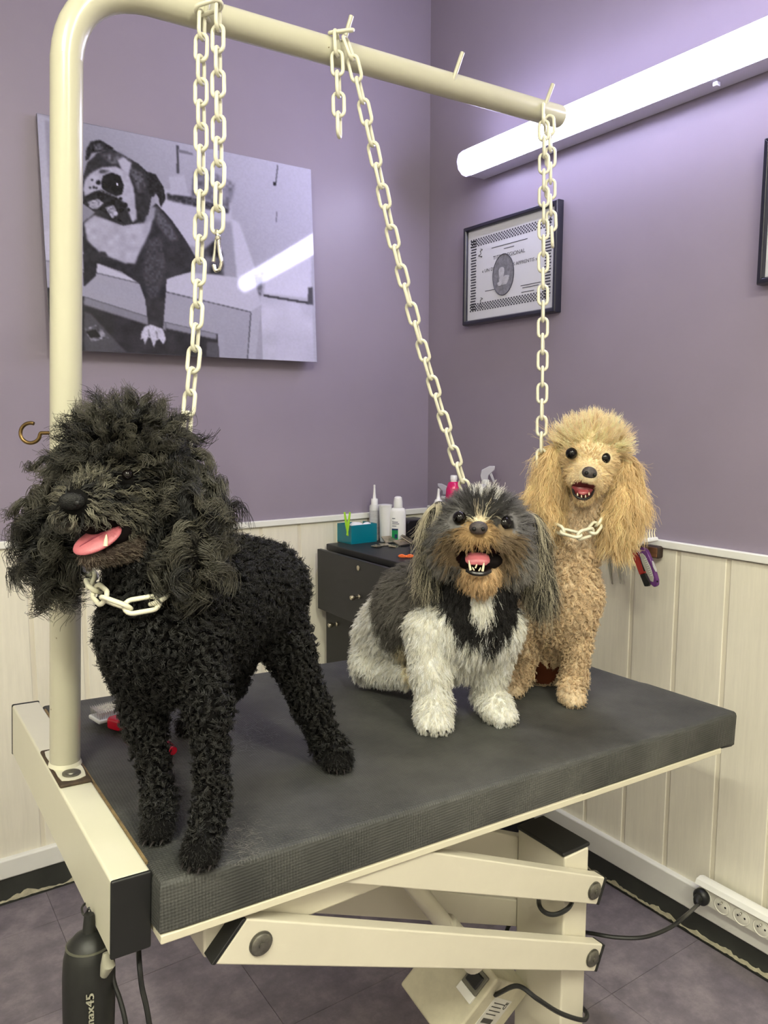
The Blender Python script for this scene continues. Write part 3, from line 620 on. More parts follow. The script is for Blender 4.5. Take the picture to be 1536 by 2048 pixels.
# ---------------------------------------------------------------- framed diploma, second frame
M_frame = mat('dark_navy_frame', (28, 28, 44), .28, coat=.3); M_paper = mat('diploma_paper', (205, 206, 214), .25, spec=.5, var=.02); M_dink = mat('diploma_ink', (66, 66, 78), .7); M_seal = mat('seal_grey', (120, 120, 128), .6, var=.35, vscale=90); M_seal2 = mat('seal_light', (176, 176, 184), .6, var=.2, vscale=60)
def picture_frame(name, label, ya, yb, za, zb, w=.016):
    t = thing(name, label, 'picture frame', (X0, (ya+yb)/2, za)); xw, xf = X0-.0005, X0-.028
    sect = [(0, xw), (0, xf+.006), (.003, xf), (w-.004, xf), (w, xf+.006), (w, xw)]
    for (a, b2, hor, base, sg) in ((ya, yb, True, za, 1), (ya, yb, True, zb, -1), (za, zb, False, ya, 1), (za, zb, False, yb, -1)):
        if hor:
            g = G(); pv_ = [np.array([x, a+(q if True else 0), base+sg*q]) for q, x in sect]+[np.array([x, b2-q, base+sg*q]) for q, x in sect]
        else:
            g = G(); pv_ = [np.array([x, base+sg*q, a+q]) for q, x in sect]+[np.array([x, base+sg*q, b2-q]) for q, x in sect]
        n = len(sect); g.add(pv_, [tuple(range(n)), tuple(range(2*n-1, n-1, -1))]+[(i, (i+1) % n, n+(i+1) % n, n+i) for i in range(n)]); obj('frame_side', g, M_frame, t, bevel=.0012)
    return t
dy0, dy1, dz0, dz1 = 1.698, 2.137, 1.728, 2.060
dip = picture_frame('diploma_frame', 'dark framed diploma with ornate border and oval seal under the wall lamp', dy0, dy1, dz0, dz1)
xp = X0-.016
paper = obj('paper', G().box((xp, dy0+.014, dz0+.014), (X0-.002, dy1-.014, dz1-.014)), M_paper, dip)
dfr = lambda a, c, h=0: np.array([xp-h, dy1-.016-a*(dy1-dy0-.032), dz1-.016-c*(dz1-dz0-.032)])   # a left to right, c top to bottom
def ornament(name, pts, r=.0016):
    g = G()
    for (a, c) in pts:
        p = dfr(a, c, .0004); g.add([p+np.array([0, r*1.5, -r]), p+np.array([0, -r*1.5, -r]), p+np.array([0, -r*1.5, r]), p+np.array([0, r*1.5, r])], [(0, 1, 2, 3)])
    o = obj(name, g, M_dink, paper); o['kind'] = 'stuff'; return o
pts = []
for i in range(30):
    for k in range(5):
        a = .04+.92*(i+.5*(k % 2))/29.5
        if a < .96: pts += [(a, .105+k*.018), (a, .825+k*.018)]
for i in range(26):
    for k in range(4): pts += [(.045+k*.016+.006*(i % 2), .12+.76*i/25), (.907+k*.016-.006*(i % 2), .12+.76*i/25)]
ornament('ornate_border', pts, .0024)
eyd, ezd = np.array([0, -1., 0]), np.array([0, 0, 1.])
def dtext(s, a, c, size, sx=1.0): text('lettering', s, M_dink, size, dfr(a, c, .0005), eyd, ezd, paper, ext=.0001, sx=sx)
dtext('TITRE REGIONAL', .5, .36, .017, 1.15); dtext('\u00ab UN DES MEILLEURS APPRENTIS \u00bb', .5, .475, .0155, 1.1)
for (a, c, w_) in ((.5, .245, .42), (.5, .285, .12), (.3, .70, .16), (.75, .72, .22), (.75, .745, .18), (.72, .79, .14)):
    g = G().box((0, -w_*.2, -.0011), (.0004, w_*.2, .0011), lambda x, y, z, P=dfr(a, c): P+np.array([-x-.0001, y, z])); obj('print_line', g, M_dink, paper)
ov = [(.034*math.cos(t), .052*math.sin(t)) for t in np.linspace(0, 2*math.pi, 40)[:-1]]; oc = dfr(.44, .56)
seal = obj('oval_seal', G().prism([(a*1.45, c*1.25) for a, c in ov], lambda a, c, h: oc+np.array([-h, a, c]), .0001, .0009), M_seal, paper)
obj('seal_rim', G().tube([oc+np.array([-.001, a*1.47, c*1.27]) for a, c in ov], .0014, 6, closed=True), M_dink, seal)
for kk, (a, c, ra, rc) in enumerate(((-.004, -.02, .022, .016), (.008, .004, .012, .026), (-.016, -.012, .012, .010), (.014, -.028, .012, .008))):
    obj('relief_figure', G().prism([(a+ra*math.cos(t)*(1+.2*math.sin(3*t)), c+rc*math.sin(t)*(1+.2*math.cos(2*t))) for t in np.linspace(0, 6.28, 16)[:-1]], lambda p, q, h: oc+np.array([-h, p, q]), .0008, .0012+.0003*kk), M_seal2, seal)
for (a, c, s_) in ((.16, .27, 1), (.17, .82, 1.2)):
    pts = [dfr(a+.03*math.sin(k*1.9)*(.5+.5*math.cos(k)), c+.012*(k-4)*s_, .0008) for k in range(9)]; obj('signature', G().tube(smooth_path(pts, 4), .0009, 5), M_dink, paper)
fr2 = picture_frame('picture_frame', 'dark picture frame cut off by the edge of the view, beside the diploma', .62, 1.059, 1.718, 2.050)
obj('paper', G().box((xp, .634, 1.732), (X0-.002, 1.045, 2.036)), M_paper, fr2)
# ---------------------------------------------------------------- cabinet in the corner and what stands on it
M_cab = mat('black_cabinet_board', (34, 34, 37), .5, var=.12, vscale=10, stretch=(1, 1, 4)); M_knob = mat('brushed_nickel', (196, 188, 168), .28, metal=1.0)
CZ = .967
cab = thing('drawer_cabinet', 'black drawer cabinet in the corner with its top drawer pulled open', 'cabinet', (1.57, 2.05, 0))
obj('body', G().box((1.352, 1.80, .0), (1.797, 2.338, .945)), M_cab, cab, bevel=.002)
obj('top_board', G().box((1.345, 1.79, .9452), (1.797, 2.338, CZ)), M_cab, cab, bevel=.003)
def knob(par, p, s=1.0): obj('knob', G().lathe([(.0075*s, 0), (.0075*s, .003), (.0045*s, .006), (.004*s, .016), (.008*s, .02), (.0095*s, .027), (.007*s, .033), (0, .036)], p, (-1, 0, 0), 18), M_knob, par, smooth='angle')
dr = obj('drawer', G().box((1.302, 1.812, .742), (1.318, 2.326, .954)), M_cab, cab, bevel=.002)
obj('drawer_box', G().box((1.3185, 1.83, .76), (1.3515, 2.31, .92)), M_cab, dr)
knob(dr, PL(719, 1193, 0, 1.3015)); obj('lock', G().lathe([(.0085, 0), (.0085, .002), (.007, .003), (0, .0032)], PL(717, 1136, 0, 1.3015), (-1, 0, 0), 18), M_knob, dr, smooth='angle')
for za, zb, kz in ((.48, .732, (674, 1248)), (.10, .472, None)):
    d_ = obj('drawer', G().box((1.337, 1.812, za), (1.3515, 2.33, zb)), M_cab, cab, bevel=.002)
    knob(d_, PL(*kz, 0, 1.3365) if kz else np.array([1.3365, 2.27, .3]))
def AT(u, d, z):
    v0, v1 = U(u, 0, d)[2], U(u, 1000, d)[2]; return U(u, (z-v0)/(v1-v0)*1000, d)
def PU(u, ax, val, z):                                    # on a vertical plane, at height z, in picture column u
    lo, hi = 600., 1500.
    for _ in range(40):
        m_ = (lo+hi)/2
        if PL(u, m_, ax, val)[2] > z: lo = m_
        else: hi = m_
    return PL(u, lo, ax, val)
def dep(p): return (np.array(p)-CAM)@fwd
def hgt(p, v):                                            # height above p seen at picture row v
    d = dep(p); q = p-CAM; u = CX+F*(q@rgt)/d; return U(u, v, d)[2]-p[2]
M_wp = mat('white_plastic', (236, 236, 238), .32, spec=.5); M_wp2 = mat('milky_plastic', (226, 226, 226), .4, trans=.15)
M_teal = mat('teal_box', (0, 120, 140), .3, coat=.2); M_green = mat('lime_plastic', (150, 205, 30), .35); M_tissue = mat('cotton', (238, 238, 242), .9, bump=.3, bscale=90)
p = PL(703, 1089, 2, CZ+.0003); ex_ = np.array([math.cos(.06), math.sin(.06), 0]); ey_ = np.array([-math.sin(.06), math.cos(.06), 0]); bf = frame(p, ex_, ey_, (0, 0, 1))
tb = thing('teal_box', 'open teal box filled with white cotton on the black cabinet', 'box', p)
g = G(); sx_, sy_, hz = .112, .088, .066; th = .003
g.box((0, 0, 0), (sx_, sy_, th), bf); obj('bottom', g, M_teal, tb)
for lo, hi in (((0, 0, th), (sx_, th, hz)), ((0, sy_-th, th), (sx_, sy_, hz)), ((0, th, th), (th, sy_-th, hz)), ((sx_-th, th, th), (sx_, sy_-th, hz))): obj('side', G().box(lo, hi, bf), M_teal, tb, bevel=.0008)
for k, (a, c, r) in enumerate(((.034, .03, .022), (.062, .05, .026), (.09, .03, .02))):
    tag(obj('cotton_ball', G().ell(bf(a, c, hz-.012), (r, r*.8, .014 if k != 0 else .02), np.array([ex_, ey_*math.cos(.3*k)+np.array([0, 0, math.sin(.3*k)]), np.cross(ex_, ey_*math.cos(.3*k)+np.array([0, 0, math.sin(.3*k)]))]).T, 14, 8), M_tissue, smooth='angle'), ('rounded white cotton ball next to the green clothes peg', 'white cotton ball in the middle of the teal box', 'white cotton ball nearest the lotion tub in the teal box')[k], 'cotton ball', 'cotton balls in the teal box')
# clothes peg on the box rim
pg = thing('clothes_peg', 'lime green clothes peg clipped to the rim of the teal box', 'clothes peg', bf(.012, -.004, .02))
for s, (ut, vt, ub, vb) in enumerate(((689, 1024, 696, 1072), (700, 1024, 694, 1071))):
    d_ = dep(bf(.006, -.004, .05))-.004-.004*s; a, c = U(ut, vt, d_), U(ub, vb, d_); w_ = .0055; dn = (c-a)/np.linalg.norm(c-a); sd = np.cross(dn, fwd); sd /= np.linalg.norm(sd)
    obj('jaw', G().prism([(-w_*.55, 0), (w_*.55, 0), (w_*.8, .5), (w_*.45, 1), (-w_*.45, 1), (-w_*.8, .5)], lambda x, t, h, a=a, c=c, sd=sd: a+(c-a)*t+sd*x+fwd*h, -.004, .004), M_green, pg, bevel=.001)
obj('spring', G().tube(arc(U(697, 1043, dep(bf(.006, -.004, .05))-.006), .004, 0, 6.0, 14, rgt, upv), .001, 6), M_steel, pg)
def bottle(name, label, base, prof, m, grp=None, cat='bottle'):
    t = thing(name, label, cat, base, grp); return t, obj('body', G().lathe(prof, base, n=24), m, t, smooth='angle')
# dropper bottle
b0 = PU(749, 1, 2.312, CZ+.0003); h = hgt(b0, 1008)
t, o = bottle('dropper_bottle', 'slim white dropper bottle with long nozzle behind the teal box', b0, [(.0175, 0), (.0182, .003), (.0182, h-.006), (.015, h)], M_wp2)
obj('cap', G().lathe([(.0125, 0), (.0125, .020), (.0115, .0215)], b0+np.array([0, 0, h]), n=20), M_wp, t, smooth='angle'); obj('nozzle', G().lathe([(.0065, 0), (.0045, .018), (.0032, .042), (.0036, .0425), (.0036, .049), (.0, .0505)], b0+np.array([0, 0, h+.0215]), n=14), M_wp, t, smooth='angle')
M_lab2 = mat('grey_print_label', (190, 190, 196), .5, var=.2, vscale=220, stretch=(.2, .2, 1)); obj('label', G().lathe([(.0184, .02), (.0184, h-.02)], b0, n=24), M_lab2, t, smooth='angle')
b1 = PU(771, 1, 2.26, CZ+.0003); h = hgt(b1, 1008)
t, o = bottle('lotion_jar', 'plain white tapered tub between dropper bottle and lotion bottle', b1, [(.019, 0), (.0195, .002), (.0235, h-.006), (.0245, h-.005), (.0245, h), (.0, h+.001)], M_wp, cat='tub')
b2 = PU(796, 1, 2.225, CZ+.0003); h = hgt(b2, 1014)
t = thing('lotion_bottle', 'white lotion bottle with green label and rounded cap on the cabinet', 'bottle', b2)
oval = lambda r, z: None
dvw = CAM-b2; dvw[2] = 0; dvw /= np.linalg.norm(dvw); sdw = np.cross([0, 0, 1], dvw)
def oval_lathe(prof, base, kx=1.0, ky=.62, n=28):
    g = G(); v = []; f = []
    for r, z in prof:
        for k in range(n): a = 2*math.pi*k/n; v.append(base+sdw*r*kx*math.cos(a)+dvw*r*ky*math.sin(a)+np.array([0, 0, z]))
    for i in range(len(prof)-1):
        for k in range(n): f.append((i*n+k, i*n+(k+1) % n, i*n+n+(k+1) % n, i*n+n+k))
    f += [tuple(range(n-1, -1, -1)), tuple((len(prof)-1)*n+k for k in range(n))]; return g.add(v, f)
lbody = obj('body', oval_lathe([(.026, 0), (.0278, .004), (.0278, h-.014), (.024, h-.004), (.0165, h)], b2), M_wp, t, smooth='angle')
obj('cap', oval_lathe([(.0163, 0), (.0158, .020), (.0145, .030), (.0135, .036), (.009, .0395), (0, .0405)], b2+np.array([0, 0, h]), 1, .8), M_wp, t, smooth='angle')
M_lg = mat('green_label', (10, 140, 80), .4); M_ln = mat('navy_label', (20, 40, 90), .4); M_lt = mat('dark_label_print', (70, 80, 100), .5)
def lab(x0, x1, z0, z1, m, h_=.0006):                    # curved patch on the bottle front
    g = G(); v = []; f = []; n = 6
    for i in range(n+1):
        xx = x0+(x1-x0)*i/n; yy = .62*math.sqrt(max(0, .0278**2-xx**2))+h_
        v += [b2+sdw*xx+dvw*yy+np.array([0, 0, z0]), b2+sdw*xx+dvw*yy+np.array([0, 0, z1])]
    for i in range(n): f.append((2*i, 2*i+2, 2*i+3, 2*i+1))
    obj('label', g.add(v, f), m, lbody)
sg = 1 if (sdw@rgt) > 0 else -1
LX = lambda a: a*sg
lab(LX(-.022), LX(.0), .010, .044, M_lg); lab(LX(-.022), LX(.0), .044, .050, M_ln); lab(LX(-.012), LX(-.003), .016, .03, M_ln, .0009)
for z_, a in ((.066, .004), (.072, .0), (.058, -.006), (.085, -.01)): lab(LX(-.021), LX(a), z_, z_+.0025, M_lt)
# black storage box behind
bx = PU(815, 1, 2.235, CZ+.0003)
tag(obj('black_box', G().prism([(0, 0), (.115, 0), (.115, .062), (.10, .070), (.012, .070), (0, .062)], frame(bx, ex_, (0, 0, 1), ey_), 0, .09), mat('black_box_plastic', (20, 19, 26), .35), bevel=.004, at=bx), 'low black plastic box beside the lotion bottle', 'box')
b3 = PU(876, 0, 1.63, CZ+.0003); h = hgt(b3, 1003)
t, o = bottle('nozzle_bottle', 'white bottle with a conical nozzle showing above the shih tzu', b3, [(.021, 0), (.022, .003), (.022, h-.012), (.015, h)], M_wp)
obj('nozzle', G().lathe([(.0135, 0), (.0125, .006), (.0070, .012), (.0045, .028), (.0030, .046), (.0, .047)], b3+np.array([0, 0, h]), n=16), M_wp, t, smooth='angle')
b4 = PU(906, 0, 1.70, CZ+.0003); h = hgt(b4, 962); M_pink = mat('magenta_bottle', (205, 24, 100), .22, coat=.4)
t, o = bottle('pink_bottle', 'magenta bottle with white flip cap behind the shih tzu', b4, [(.027, 0), (.028, .004), (.028, h-.05), (.026, h-.025), (.019, h-.004), (.014, h)], M_pink)
obj('cap', G().lathe([(.0105, 0), (.0105, .006), (.012, .007), (.012, .019), (.010, .022), (.0, .0225)], b4+np.array([0, 0, h]), n=20), M_wp, t, smooth='angle')
def sprayer(name, label, base, vtop, m, flip, sc=1.0):
    t = thing(name, label, 'spray bottle', base, 'trigger spray bottles'); h = hgt(base, vtop)
    obj('body', G().lathe([(.024, 0), (.026, .004), (.026, h-.085), (.02, h-.07), (.012, h-.058)], base, n=22), m, t, smooth='angle')
    o = base+np.array([0, 0, h]); sx = rgt*flip
    obj('collar', G().lathe([(.0135, -.062), (.014, -.05), (.012, -.045)], o, n=18), M_wp2, t, smooth='angle')
    fr_ = frame(o, sx*sc, np.array([0, 0, 1.0])*sc, fwd)
    obj('head', G().prism([(-.012, -.046), (.008, -.046), (.009, -.030), (.028, -.012), (.030, 0), (.012, .0), (-.012, -.012), (-.016, -.03)], fr_, -.009, .009), m, t, bevel=.003)
    obj('trigger', G().prism([(.012, -.026), (.020, -.020), (.030, -.045), (.028, -.055), (.022, -.045)], fr_, -.005, .005), m, t, bevel=.002)
M_spray = mat('translucent_plastic', (214, 212, 226), .25, trans=.35)
sprayer('spray_bottle', 'translucent trigger spray bottle half hidden beside the magenta bottle', PU(888, 0, 1.755, CZ+.0003), 966, M_spray, -1, .9)
sprayer('spray_bottle', 'pale trigger spray bottle showing between the shih tzu and the cream poodle', PU(968, 0, 1.755, CZ+.0003), 931, M_spray, 1, 1.1)
# clipper blades and hair tie
M_blade = mat('clipper_blade_steel', (170, 160, 140), .35, metal=.8, var=.25, vscale=80)
for k, (u, v, a, w_, l_) in enumerate(((752, 1093, .5, .03, .024), (768, 1090, -.3, .032, .022), (785, 1093, .9, .03, .026), (802, 1086, .2, .05, .036), (814, 1079, .75, .05, .04), (778, 1080, -.1, .046, .034))):
    p = PL(u, v, 2, CZ+.0022+(.0, .0, .0, .007, .012, .009)[k]); ca, sa = math.cos(a), math.sin(a); fr_ = frame(p, (ca, sa, .0), (-sa, ca, (.05, .1, .12, .35, .6, .5)[k]), (0, 0, 1))
    t = thing('clipper_comb', ('small steel clipper blade lying in front of the teal box', 'small clipper blade with brassy screw between the teal box and the long blades', 'square clipper blade lying flat at the front of the blade heap', 'long dark clipper comb lying flat in the blade heap', 'long dark clipper comb propped up at the back of the heap', 'clear edged clipper comb leaning by the teal box')[k], 'clipper blade', p, 'clipper blades on the cabinet')
    obj('plate', G().box((-w_/2, -l_/2, .0003), (w_/2, l_/2, .004), fr_), M_blade, t, bevel=.001)
    n = 9
    for q in range(n): obj('tooth', G().box((-w_/2+w_*(q+.2)/n, -l_/2-.008, .001), (-w_/2+w_*(q+.75)/n, -l_/2, .003), fr_), M_steel if k < 3 else M_black, t)
    obj('screw', G().lathe([(.003, .004), (.003, .006), (0, .0065)], fr_(0, 0, 0), n=10), M_knob, t)
M_or = mat('orange_fabric', (236, 110, 50), .7)
p = PL(812, 1116, 2, CZ+.0003); t = thing('hair_bow', 'small orange hair bow at the edge of the cabinet top', 'hair bow', p)
for s in (-1, 1): obj('loop', G().tube(smooth_path([p+np.array([0, 0, .004]), p+rgt*s*.012+np.array([0, 0, .009]), p+rgt*s*.022+np.array([0, 0, .006]), p+rgt*s*.012+np.array([0, 0, .004]), p+np.array([0, 0, .004])], 4), .0035, 8), M_or, t, smooth='angle')
obj('knot', G().ell(p+np.array([0, 0, .005]), (.005, .005, .0045)), M_or, t, smooth='angle')

# ---------------------------------------------------------------- tool holder on the right wall
M_wood = mat('walnut_bar', (112, 76, 48), .5, var=.3, vscale=30, stretch=(3, .4, 6)); M_dwood = mat('dark_bar_end', (48, 34, 26), .6)
xb = X0-.009-.001
hold = thing('tool_bar', 'wooden magnetic tool bar holding scissors and brushes under the chair rail', 'tool holder', (xb, 1.4, 1.03))
hx = X0-.036
hb = obj('bar', G().box((hx+.003, 1.290, 1.024), (xb, 1.62, 1.058)), M_dwood, hold, bevel=.006, seg=3); obj('bar_face', G().box((hx, 1.294, 1.027), (hx+.004, 1.616, 1.055)), M_wood, hold, bevel=.004, seg=3)
M_sciss = mat('scissor_steel', (176, 174, 166), .32, metal=1.0)
def blade(par, a, b_, w0, m, x, nm='blade', th=.0025):
    A, B = PL(*a, 0, x), PL(*b_, 0, x); d = (B-A)/np.linalg.norm(B-A); n = np.cross([1., 0, 0], d); L = np.linalg.norm(B-A)
    return obj(nm, G().prism([(-w0, 0), (w0, 0), (w0*.85, L*.6), (w0*.12, L), (-w0*.3, L), (-w0*.9, L*.6)], lambda p, q, h: A+d*q+n*p+np.array([h, 0, 0]), 0, th), m, par, bevel=.0006)
for k, (ut, ub) in enumerate(((1212, 1224), (1230, 1241))):
    x = hx-.0035; t = thing('grooming_scissors', ('closed steel grooming scissors hanging nearer the cream poodle', 'slightly open steel grooming scissors hanging nearer the brushes')[k], 'scissors', PL(ut, 1100, 0, x), 'scissors on the tool bar')
    blade(t, (ut, 1088), (ub-1, 1168), .0038, M_sciss, x-.003); blade(t, (ut+4, 1088), (ub+(1 if k == 0 else 4), 1169), .0034, M_sciss, x)
    obj('pivot', G().lathe([(.004, 0), (.004, .002), (0, .003)], PL(ut+5, 1105, 0, x-.003), (-1, 0, 0), 14), M_knob, t, smooth='angle')
    for s in (-1, 1): obj('finger_ring', G().tube(arc(PL(ut-4+s*7, 1064, 0, x-.001*s), .0105, 0, 6.283, 18, (0, 1, 0), (0, 0, 1)), .0022, 8), M_sciss, t, smooth='angle'); obj('shank', G().tube([PL(ut-3+s*6, 1074, 0, x-.001*s), PL(ut+2, 1090, 0, x-.001*s)], .0025, 8), M_sciss, t, smooth='angle')
M_red = mat('red_handle', (200, 44, 34), .35); M_pur = mat('purple_handle', (96, 40, 116), .35, coat=.2); M_grip = mat('grey_rubber_grip', (176, 176, 164), .6); M_brist = mat('cream_bristle', (240, 234, 206), .4)
def slab(par, nm, pts, m, x, th, bev=.002):                # outline traced on a plane in front of the wall
    return obj(nm, G().prism([(PL(u, v, 0, x)[1], PL(u, v, 0, x)[2]) for u, v in pts], lambda a, c, h: np.array([x-h, a, c]), 0, th), m, par, bevel=bev)
xr = hx-.014
t = thing('slicker_brush', 'red and black handled slicker brush hanging on the tool bar', 'brush', PL(1285, 1100, 0, xr), 'brushes on the tool bar')
slab(t, 'handle', [(1263, 1092), (1276, 1092), (1293, 1146), (1284, 1149)], M_red, xr, .012); slab(t, 'handle_tip', [(1284.5, 1149), (1294, 1146), (1304, 1166), (1301, 1172), (1294, 1172)], M_black, xr, .012)
slab(t, 'inset', [(1281, 1120), (1286, 1119), (1291, 1142), (1288, 1143)], M_black, xr-.012, .001, .0004); slab(t, 'head', [(1255, 1072), (1282, 1076), (1282, 1092), (1257, 1090)], M_black, xr, .012)
xq = hx-.030
t = thing('bristle_brush', 'purple handled brush with grey grip and cream bristles on the tool bar', 'brush', PL(1300, 1100, 0, xq), 'brushes on the tool bar')
slab(t, 'handle', [(1277, 1098), (1290, 1092), (1299, 1100), (1312, 1130), (1320, 1160), (1320, 1170), (1314, 1174), (1307, 1168), (1300, 1150)], M_pur, xq, .014, .004)
gp = slab(t, 'grip', [(1281, 1108), (1285, 1106), (1291, 1112), (1302, 1135), (1308, 1155), (1307, 1164), (1302, 1162), (1291, 1140), (1284, 1122)], M_grip, xq-.014, .003, .0012)
for k in range(9): slab(gp, 'ridge', [(1288+k*1.6, 1119+k*4), (1293.5+k*1.5, 1117+k*4), (1294+k*1.5, 1118+k*4), (1288.5+k*1.6, 1120+k*4)], M_wp2, xq-.017, .0006, 0)
slab(t, 'oval_inlay', [(1304, 1121), (1307, 1123), (1313, 1138), (1314, 1144), (1311, 1143), (1306, 1133)], M_wp, xq-.014, .001, .0004)
obj('hang_hole', G().lathe([(.0026, 0), (.0026, .0004)], PL(1315, 1163, 0, xq-.0142), (-1, 0, 0), 12), M_black, t)
pc, pd_ = PL(1292, 1085, 0, xq), None
A, B = PL(1268, 1090, 0, xq-.002), PL(1311, 1078, 0, xq-.002); ax_ = (B-A)/np.linalg.norm(B-A); nb = np.cross(ax_, [1., 0, 0]); nb *= np.sign(nb[2]); Lh = np.linalg.norm(B-A)
hf = frame(A, ax_, nb, (1., 0, 0)); head = obj('head', G().box((0, -.006, -.03), (Lh, .006, .014), hf), M_wp, t, bevel=.004, seg=3)
for i in range(9):
    for j in range(4):
        bb = hf(Lh*(.08+.84*i/8), .006, -.026+.011*j); obj('bristle', G().tube([bb-nb*.002, bb+nb*.012+ax_*.002, bb+nb*.022+ax_*(.002+.006*i/8)], [.0016, .0013, .0009], 6), M_brist, head)

# ---------------------------------------------------------------- red slicker brush on the table
ztab = lambda p, h: p+TM[:, 2]*h
M_rp = mat('translucent_red', (196, 16, 44), .15, coat=.5)
a0, a1 = TAB(347, 1502, .012), TAB(245, 1442, .016); dv = (a1-a0)/np.linalg.norm(a1-a0)
t = thing('red_slicker_brush', 'red handled slicker brush lying pins up behind the black poodle front legs', 'brush', TAB(270, 1480))
obj('handle', G().tube(smooth_path([a0, a0+(a1-a0)*.3, a0+(a1-a0)*.7, a1-dv*.012], 4), [.007, .009, .0105, .0115, .012, .012, .0118, .0115, .011, .011, .0115, .0125, .014][:13], 14), M_rp, t, smooth='angle')
sd = np.cross(TM[:, 2], dv); hf = frame(a1, dv, sd, TM[:, 2])
obj('neck', G().prism([(-.014, -.016), (.012, -.024), (.02, -.018), (.02, .018), (.012, .024), (-.014, .016)], hf, -.013, .008), M_rp, t, bevel=.006, seg=3)
hd = obj('pad', G().box((.021, -.034, -.006), (.062, .034, .002), hf), M_wp2, t, bevel=.003)
g = G()
for i in range(9):
    for j in range(16):
        c = hf(.024+.0042*i, -.031+.0041*j, .002); g.tube([c, c+TM[:, 2]*.011, c+TM[:, 2]*.015+dv*.004], .0004, 4, cap=False)
o = obj('pins', g, M_steel, hd); o['kind'] = 'stuff'
